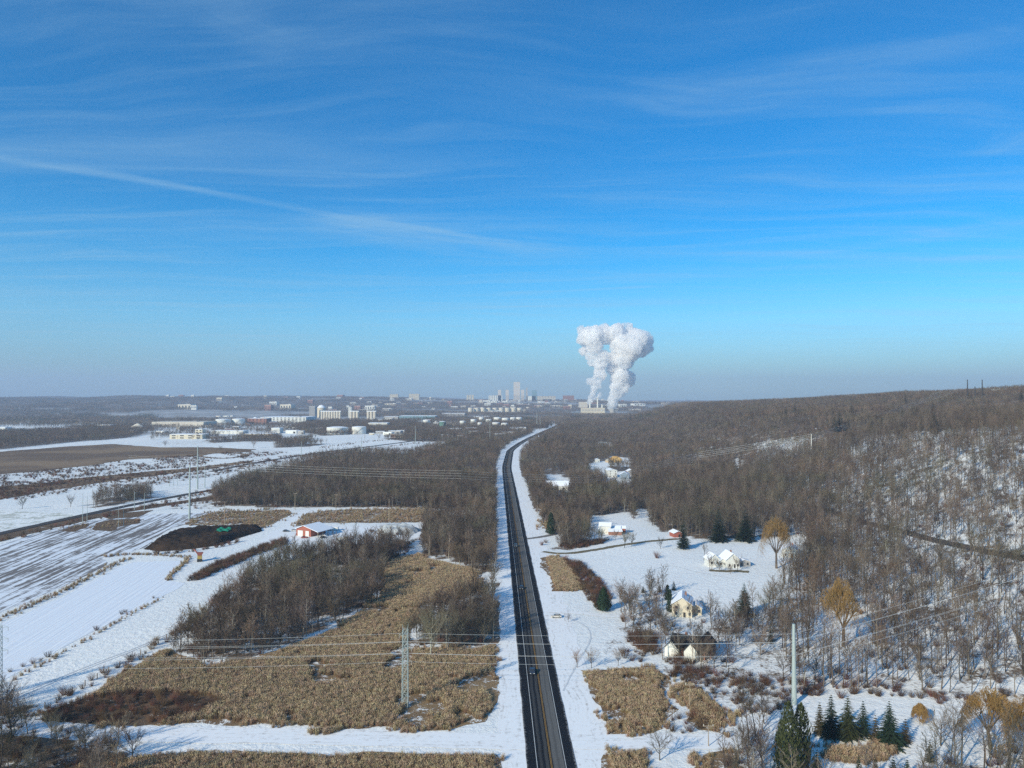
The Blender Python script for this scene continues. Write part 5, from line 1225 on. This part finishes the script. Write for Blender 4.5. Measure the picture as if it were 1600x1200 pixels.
def tank(x0, x1, yb, yt, m, label, group=None, dome=.06, name='storage_tank', cat='tank'):
    p = P((x0 + x1) / 2, yb); r_ = (x1 - x0) / 2 * p.y / FPX; h_ = max(4, top_z(p, yt)); p.y += r_
    e = empty(name, p); tag(e, label, cat, group)
    b = MB(); b.lathe([(r_, -4), (r_, h_)], 28, m=m); b.build('shell', None, e)
    b = MB(); b.lathe([(r_ + .15, h_ + .01), (r_ * .98, h_ + .5), (r_ * .5, h_ + r_ * dome + .5), (.1, h_ + r_ * dome * 1.3 + .5)], 28, m=M_snowroof); b.build('roof', None, e)
    b = MB()
    for k in range(18):
        a = -1.9 + k * .06; b.box((math.cos(a) * (r_ + .3), math.sin(a) * (r_ + .3), h_ * (k + .5) / 18), (.9, .9, h_ / 18), M_grey, a)
    b.build('stair', None, e)
    return e
tank(506.5, 540, 679, 668.5, M_white, 'wide white storage tank on the snow, the larger of two', 'white tanks on the snow')
tank(547.5, 570, 678.5, 667.5, M_white, 'white storage tank right of the larger one', 'white tanks on the snow')
tank(333, 356, 664.5, 655.5, M_white, 'wide white tank beside the long warehouse'); tank(359, 379, 664, 655, M_white, 'smaller white tank near the brick works')
tank(660, 671, 664, 656.5, M_white, 'lone small white tank in the flats'); tank(686, 696, 671, 659, M_green, 'dull green tank among the industrial sheds'); tank(718, 727, 666, 658, M_white, 'pale tank in front of the tank farm')
for i, (a_, b_, y_) in enumerate([(759, 768, 663), (769, 781, 668), (771, 783, 660), (784, 796, 661), (783, 794, 669), (797, 806, 660), (806, 816, 660), (748, 756, 660), (735, 744, 663), (746, 753, 668)]):
    tank(a_, b_, y_, y_ - 7.5, M_white, 'white tank farm tank, ' + ['leftmost but two of the upper row', 'biggest, front left', 'right behind the biggest one', 'middle of the upper row', 'in the front, right of the biggest', 'second from the right of the upper row', 'rightmost of the upper row', 'second from the left of the upper row', 'far left, standing apart', 'front left, small and standing apart'][i], 'white tanks of the tank farm')
for i in range(9):
    x_ = 731 + i * 9.6; tank(x_, x_ + 8.4, 644.5 - .15 * i, 637.5, M_cream, 'cream storage tank, %s from the left in the long far row' % (['first', 'second', 'third', 'fourth', 'fifth', 'sixth', 'seventh', 'eighth', 'ninth'][i]), 'cream tanks in the far row')
block(237, 318, 667, 659.5, M_roof_tan, M_roof_tan, 'long low warehouse with pale roof on the left flats', depth=110)
block(407, 478, 661, 652, M_white, M_snowroof, 'wide white works with a large flat roof', 'factory', 'factory', 150, 14)
block(387, 416, 663, 654, M_brick, M_snowroof, 'small red brick factory block left of the white roofed works', 'factory', 'factory', 60, 12)
tank(395, 401, 662, 653, M_white, 'slim white silo against the brick factory', None, .3, 'silo', 'silo')
block(265, 316, 686, 679, M_cream, M_snowroof, 'low cream building behind the far snow field', depth=40, win=16)
block(305, 316, 681, 671, M_cream, M_snowroof, 'cream tower block on the low cream building', 'tower_block', 'building', 20, 6)
block(382, 426, 684, 678, M_cream, M_snowroof, 'second low cream building right of the first', depth=40, win=16)
block(330, 380, 678, 673, M_white, M_snowroof, 'white low shed behind bare trees in the middle flats', depth=40)
block(424, 437, 677, 669, M_white, M_snowroof, 'pale block in the trees left of the white tanks', 'building', 'building', 30)
block(575, 605, 668, 661, M_white, M_snowroof, 'white shed behind the white tanks', depth=50)
# grain elevator
block(483, 492, 653, 635, M_grey, M_snowroof, 'tall grey elevator tower at the left of the silos', 'elevator_tower', 'tower', 40, 8)
tank(494, 507, 652.5, 637, M_cream, 'round cream silo with domed top', None, .5, 'silo', 'silo')
for (x0, x1, lab) in ((501, 533, 'long row of ribbed grey silos beside the domed silo'), (546, 561, 'second shorter row of grey silos'), (573, 588, 'third row of grey silos')):
    p = P((x0 + x1) / 2, 655.5); w = (x1 - x0) * p.y / FPX; h_ = top_z(p, 643); e = empty('grain_silo', p); tag(e, lab, 'silo'); nsil = max(3, int(w / 11)); r_ = w / nsil / 2
    for i in range(nsil):
        b = MB(); b.lathe([(r_ * .98, -3), (r_ * .98, h_)], 14, (-w / 2 + r_ * (2 * i + 1), 0, 0), M_roof_tan); b.build('shell', None, e)
    b = MB(); b.box((0, 0, h_ + 1.6), (w, r_ * 1.6, 3), M_snowroof); b.build('gallery', None, e)
block(544, 549, 653, 636, M_white, M_snowroof, 'white tower above the second silo row', 'elevator_tower', 'tower', 20, 6)
block(624, 680, 656, 650, M_teal, M_snowroof, 'long teal walled warehouse with white roof', depth=110)
block(600, 622, 656, 651, M_grey, M_snowroof, 'grey shed left of the long teal warehouse', depth=60)
block(690, 726, 650, 646, M_grey, M_snowroof, 'flat snowy roofed hall beyond the teal warehouse', depth=120)
block(727, 745, 674, 669, M_rust, M_snowroof, 'small rust coloured shed near the tank farm', depth=25)
block(795, 822, 673, 668.5, M_white, M_snowroof, 'white low hall just left of the highway bend', depth=40); block(783, 802, 680, 675.5, M_white, M_snowroof, 'white shed in front of the white low hall', depth=30)
block(700, 720, 675, 670, M_white, M_snowroof, 'low pale shed in the flats left of the rust shed', depth=40); block(740, 765, 655, 651, M_white, M_snowroof, 'wide white roof behind the tank farm', depth=90)
# salt pile
b = MB(); p = P(215, 671); r_ = 19 * p.y / FPX; b.lathe([(r_, -2), (r_ * .55, r_ * .22), (r_ * .2, r_ * .42), (.5, r_ * .50)], 18, m=mat('salt', (.66, .60, .50), .95, var=.15, vscale=.1)); so_ = b.build('salt_pile', None, None, p); so_.scale = (1, .7, 1); tag(so_, 'cone shaped pale salt pile on the left flats', 'salt pile')
for (x0, x1, yb, yt, m_) in [(0, 8, 673, 668, M_white), (60, 82, 672, 669, M_cream), (92, 120, 672, 669, M_brick), (152, 172, 668, 664, M_white), (196, 210, 676, 673, M_white)]:
    block(x0, x1, yb + 1, yt, m_, M_snowroof, 'low %s building among the trees on the left flats' % {M_white: 'white', M_cream: 'cream', M_brick: 'red brick'}[m_], 'building', 'building', 30, group='low buildings on the left flats')
# raised rail viaduct
strip('railway', px_line([(315, 668), (360, 667), (430, 663), (520, 659), (600, 656)]), 22, M_ballast, 2.5)

# ------------------------------------------------------------------ city on the horizon
CITY = 7200
def tower(x0, x1, yt, m_, label, dp=None, win=9, name='tower_block', cat='tower', yb=624, dist=CITY, group=None):
    return block(x0, x1, yb, yt, m_, M_grey, label, name, cat, dp, win, dist=dist, group=group)
M_marble = mat('pale_marble', (.52, .48, .44), .8, var=.08, vscale=.02)
tower(802.5, 812.5, 597, M_marble, 'tallest office tower of the city skyline', 45, 8)
for (x0, x1, lab) in ((778, 783, 'matching office tower, first from the left'), (790, 795, 'matching office tower, second from the left'), (814, 819, 'matching office tower right of the tallest')):
    tower(x0, x1, 609, M_marble, lab, 30, 8)
tower(821.5, 824.5, 606, M_grey, 'thin grey tower right of the tallest'); tower(831, 839, 609.5, M_teal, 'greenish glass office block on the skyline')
tower(763.5, 785, 618, M_white, 'long pale museum block at the left of the towers', 60, 20); tower(823, 837, 619, M_white, 'low pale hall in front of the glass block', 50, 0)
tower(839, 868, 619, M_roof_tan, 'wide tan hospital block right of the towers', 80, 14); tower(848, 862, 624, M_cream, 'cream low block below the hospital', 50, 10, yb=629); tower(880, 897, 618, M_brick, 'reddish apartment block near the power plant', 50, 8)
tower(905, 918, 628, M_roof_tan, 'tan block just left of the power plant', 50, 0, yb=632, dist=5600)
for (x0, x1, yt, l_) in [(526, 537, 617.5, 'pale flat block on the horizon, leftmost'), (609, 622, 616, 'pinkish block on the horizon, second'), (639, 655, 615.5, 'wide pinkish block on the horizon, third')]: tower(x0, x1, yt, M_cream, l_, 50, 8, yb=621)
for (x0, x1) in [(729, 732), (733, 736), (737, 740)]: tower(x0, x1, 617, M_cream, 'narrow apartment tower in the group of three', 20, 8, yb=624, group='three narrow apartment towers')
r2 = np.random.default_rng(21)
cols = [M_white, M_cream, M_roof_tan, M_brick, M_grey, M_white]
names_ = ['white', 'cream', 'tan', 'brick', 'grey', 'white']
CL = []
CLAND = {'tallest city tower': (807, 615), 'power plant': (926, 640), 'big steam plume': (975, 625), 'long museum block': (774, 620), 'grain silos': (515, 648), 'three narrow apartment towers': (734, 620), 'far cream tank row': (772, 641), 'teal warehouse': (652, 652), 'tank farm': (785, 662), 'white tanks on the snow': (540, 673), 'wide pinkish block': (647, 618), 'long low warehouse': (277, 662), 'distant right snow patch': (1135, 637), 'leftmost pale horizon block': (531, 619), 'highway bend': (812, 690), 'tan hospital block': (853, 622)}
for k in range(230):
    x_ = r2.uniform(560, 1110) if k % 3 else r2.uniform(740, 960); d_ = r2.uniform(4800, 8200)
    if k % 8 == 0: x_ = r2.uniform(180, 560); d_ = r2.uniform(4500, 7500)
    w = r2.uniform(14, 60) * (1 if k % 5 else 1.8); h_ = r2.uniform(7, 18) if k % 4 else r2.uniform(15, 34); ci = int(r2.integers(6))
    X_ = (x_ - 800) / FPX * d_
    if abs(X_ - 480) < 130 and d_ < 5200: continue
    z_ = float(H(X_, d_)); b = MB(); b.box((0, 0, h_ / 2 - 2), (w, w * .7, h_ + 4), cols[ci]); b.box((0, 0, h_ + .4), (w * 1.02, w * .72, .7), M_snowroof); b.box((w * .2, 0, h_ + 1.8), (w * .15, w * .2, 2.4), cols[ci])
    for wx in range(4): b.box((-w / 2 + w * (wx + .5) / 4, -w * .35 - .05, h_ * .55), (w / 9, .2, h_ * .4), M_glass)
    o_ = tag(b.build('city_building', None, None, (X_, d_, z_), r2.uniform(-.3, .3)), 'far building', 'building', 'far %s city buildings' % names_[ci]); q_ = proj(X_, d_); CL.append((o_, 'far %s building' % names_[ci], float(q_[0]), float(q_[1])))
for k in range(115):
    x_ = r2.uniform(580, 850) if k < 60 else r2.uniform(250, 640); y_ = r2.uniform(655, 684) if k < 60 else r2.uniform(650, 680); p = P(x_, y_)
    w = r2.uniform(10, 34); h_ = r2.uniform(4, 9); ci = int(r2.integers(6)); b = MB(); b.box((0, 0, h_ / 2 - 1), (w, w * .6, h_ + 2), cols[ci]); b.box((0, 0, h_ + .3), (w * 1.03, w * .62, .6), M_snowroof); b.box((w * .3, -w * .3 - .06, h_ * .35), (w * .2, .2, h_ * .6), M_darkpole)
    if abs(p.x - float(road_x(p.y))) < 30: continue
    o_ = tag(b.build('shed', None, None, p, r2.uniform(-.4, .4)), 'shed', 'shed', 'low %s sheds on the industrial flats' % names_[ci]); CL.append((o_, 'low %s shed' % names_[ci], x_, y_))
label_all(CL, CLAND)
for k in range(16):
    x_ = r2.uniform(1110, 1170); p = P(x_, 640); p = Vector(((x_ - 800) / FPX * 6000, 6000 + r2.uniform(-400, 900), 0)); p.z = float(H(p.x, p.y)); b = MB(); b.box((0, 0, 5), (30, 20, 14), M_white); b.box((0, 0, 12.5), (31, 21, 1), M_snowroof)
    tag(b.build('shed', None, None, p), 'far pale shed right of the steam plumes', 'shed', 'far sheds right of the plumes')

# ------------------------------------------------------------------ power plant and steam
PD = 4300
def at_d(px, d=PD): X_ = (px - 800) / FPX * d; return Vector((X_, d, float(H(X_, d))))
def zrow(py, d=PD): r_ = ray(800, py); return CAM_H + r_[2] / r_[1] * d
p = at_d(926); e = empty('power_plant', p); tag(e, 'long cream power plant under the steam plumes', 'power plant')
w = 36 * PD / FPX; h_ = zrow(637.5)-p.z
b = MB(); b.box((0, 0, h_ / 2), (w, 60, h_), M_cream); b.build('wall', None, e)
b = MB(); b.box((0, 0, h_ + .6), (w + 2, 62, 1.2), M_roof_tan); b.build('roof', None, e)
b = MB()
for i in range(16): b.box((-w / 2 + w * (i + .5) / 16, -30.1, h_ * .7), (w / 16 * .5, .3, h_ * .3), M_grey)
b.build('window', None, e)
for px_, yt in ((922, 626), (934, 621), (941, 632)):
    b = MB(); b.cone(((px_ - 926) * PD / FPX, 10, h_ * .9), ((px_ - 926) * PD / FPX, 10, zrow(yt) - p.z), 4.5, 3.6, 14, M_white); b.build('chimney', None, e)
for px_ in (957,):
    ct = at_d(px_); b = MB(); b.lathe([(22, -1), (17, 12), (15, 20), (16.5, zrow(640) - ct.z + 6)], 24, m=M_grey); tag(b.build('cooling_tower', None, None, ct), 'squat grey cooling tower at the foot of the big plume', 'cooling tower')

def steam_mat():
    m = bpy.data.materials.new('steam'); m.use_nodes = True; t = m.node_tree; t.nodes.clear(); k = N(t)
    pos = k.new('ShaderNodeNewGeometry').outputs['Position']
    nz = k.m('ADD', k.m('MULTIPLY', k.noise(pos, .016, 3, .55), .55), k.m('MULTIPLY', k.noise(pos, .05, 5, .65), .45))
    den = k.m('MULTIPLY', k.sstep(.34, .62, nz), STEAM_D)
    v_ = k.new('ShaderNodeVolumePrincipled', {'Color': (.985, .985, .99, 1), 'Density': den, 'Anisotropy': .1})
    o = k.new('ShaderNodeOutputMaterial'); t.links.new(v_.outputs[0], o.inputs['Volume']); m.cycles.volume_step_rate = 1.0; return m
STEAM_D = .11
M_steam = steam_mat()
def plume(name, path, label, seed):
    """path: (px, py, radius px); puffs voxel-joined into one closed cloud with a billowing surface"""
    r_ = np.random.default_rng(seed); bm = bmesh.new(); s = PD / FPX
    for a, b in zip(path[:-1], path[1:]):
        L = math.dist(a[:2], b[:2]); k_ = max(2, int(L / (.42 * (a[2] + b[2]) / 2)))
        for i in range(k_):
            t = i / k_; rr = (a[2] + (b[2] - a[2]) * t) * s * 1.0
            for q in range(3):
                px_ = a[0] + (b[0] - a[0]) * t; py_ = a[1] + (b[1] - a[1]) * t
                c = at_d(px_); c.z = zrow(py_); o = r_.normal(0, .42, 3) * rr; rad = rr * r_.uniform(.45, .85)
                bmesh.ops.create_icosphere(bm, subdivisions=2, radius=rad, matrix=Matrix.Translation((c.x + o[0], c.y + 10 + o[1], c.z + o[2] * .7)))
    me = bpy.data.meshes.new(name); bm.to_mesh(me); bm.free(); me.materials.append(M_steam)
    o = bpy.data.objects.new(name, me); COL.objects.link(o)
    md = o.modifiers.new('r', 'REMESH'); md.mode = 'VOXEL'; md.voxel_size = 3.2
    for sz, st in ((46, 24), (20, 20), (9, 11), (4.5, 5)):
        tx = bpy.data.textures.new('billow', 'CLOUDS'); tx.noise_scale = sz; tx.noise_depth = 3
        d = o.modifiers.new('d', 'DISPLACE'); d.texture = tx; d.strength = st; d.mid_level = .5; d.texture_coords = 'GLOBAL'
    tag(o, label, 'steam', None, 'stuff'); return o
plume('smoke', [(922, 629, 2.8), (927, 614, 5.5), (931, 600, 7.5), (936, 586, 9.5), (933, 570, 12), (931, 552, 15), (926, 538, 18), (920, 528, 17), (908, 522, 9)], 'left column of white steam rising from the power plant', 4)
plume('smoke', [(955, 640, 4), (957, 630, 7), (963, 617, 10), (968, 602, 13.5), (974, 588, 16), (975, 570, 20), (975, 552, 24), (978, 535, 27), (988, 530, 24), (998, 533, 19), (1008, 541, 11), (1013, 552, 5)], 'bigger right column of white steam spreading at its top', 5)
plume('smoke', [(915, 519, 12), (935, 522, 16), (948, 520, 17), (960, 520, 18), (985, 516, 14)], 'steam bridging the tops of the two columns', 6)
plume('smoke', [(934, 623, 2), (938, 615, 3)], 'small puff of steam over the middle stack', 7)

# ------------------------------------------------------------------ haze: one closed box of even air
b = MB(); x0, x1, y0, y1, z0, z1 = -15500, 15500, -550, 19500, -6, 640
b.box(((x0 + x1) / 2, (y0 + y1) / 2, (z0 + z1) / 2), (x1 - x0, y1 - y0, z1 - z0))
hm = bpy.data.materials.new('haze'); hm.use_nodes = True; t = hm.node_tree; t.nodes.clear(); k = N(t)
vp = k.new('ShaderNodeVolumePrincipled', {'Color': (.50, .63, .84, 1), 'Density': .86e-4, 'Anisotropy': .0}); o = k.new('ShaderNodeOutputMaterial'); t.links.new(vp.outputs[0], o.inputs['Volume'])
ho = b.build('haze', hm); tag(ho, 'thin bluish winter haze over the whole valley', 'haze', None, 'stuff')
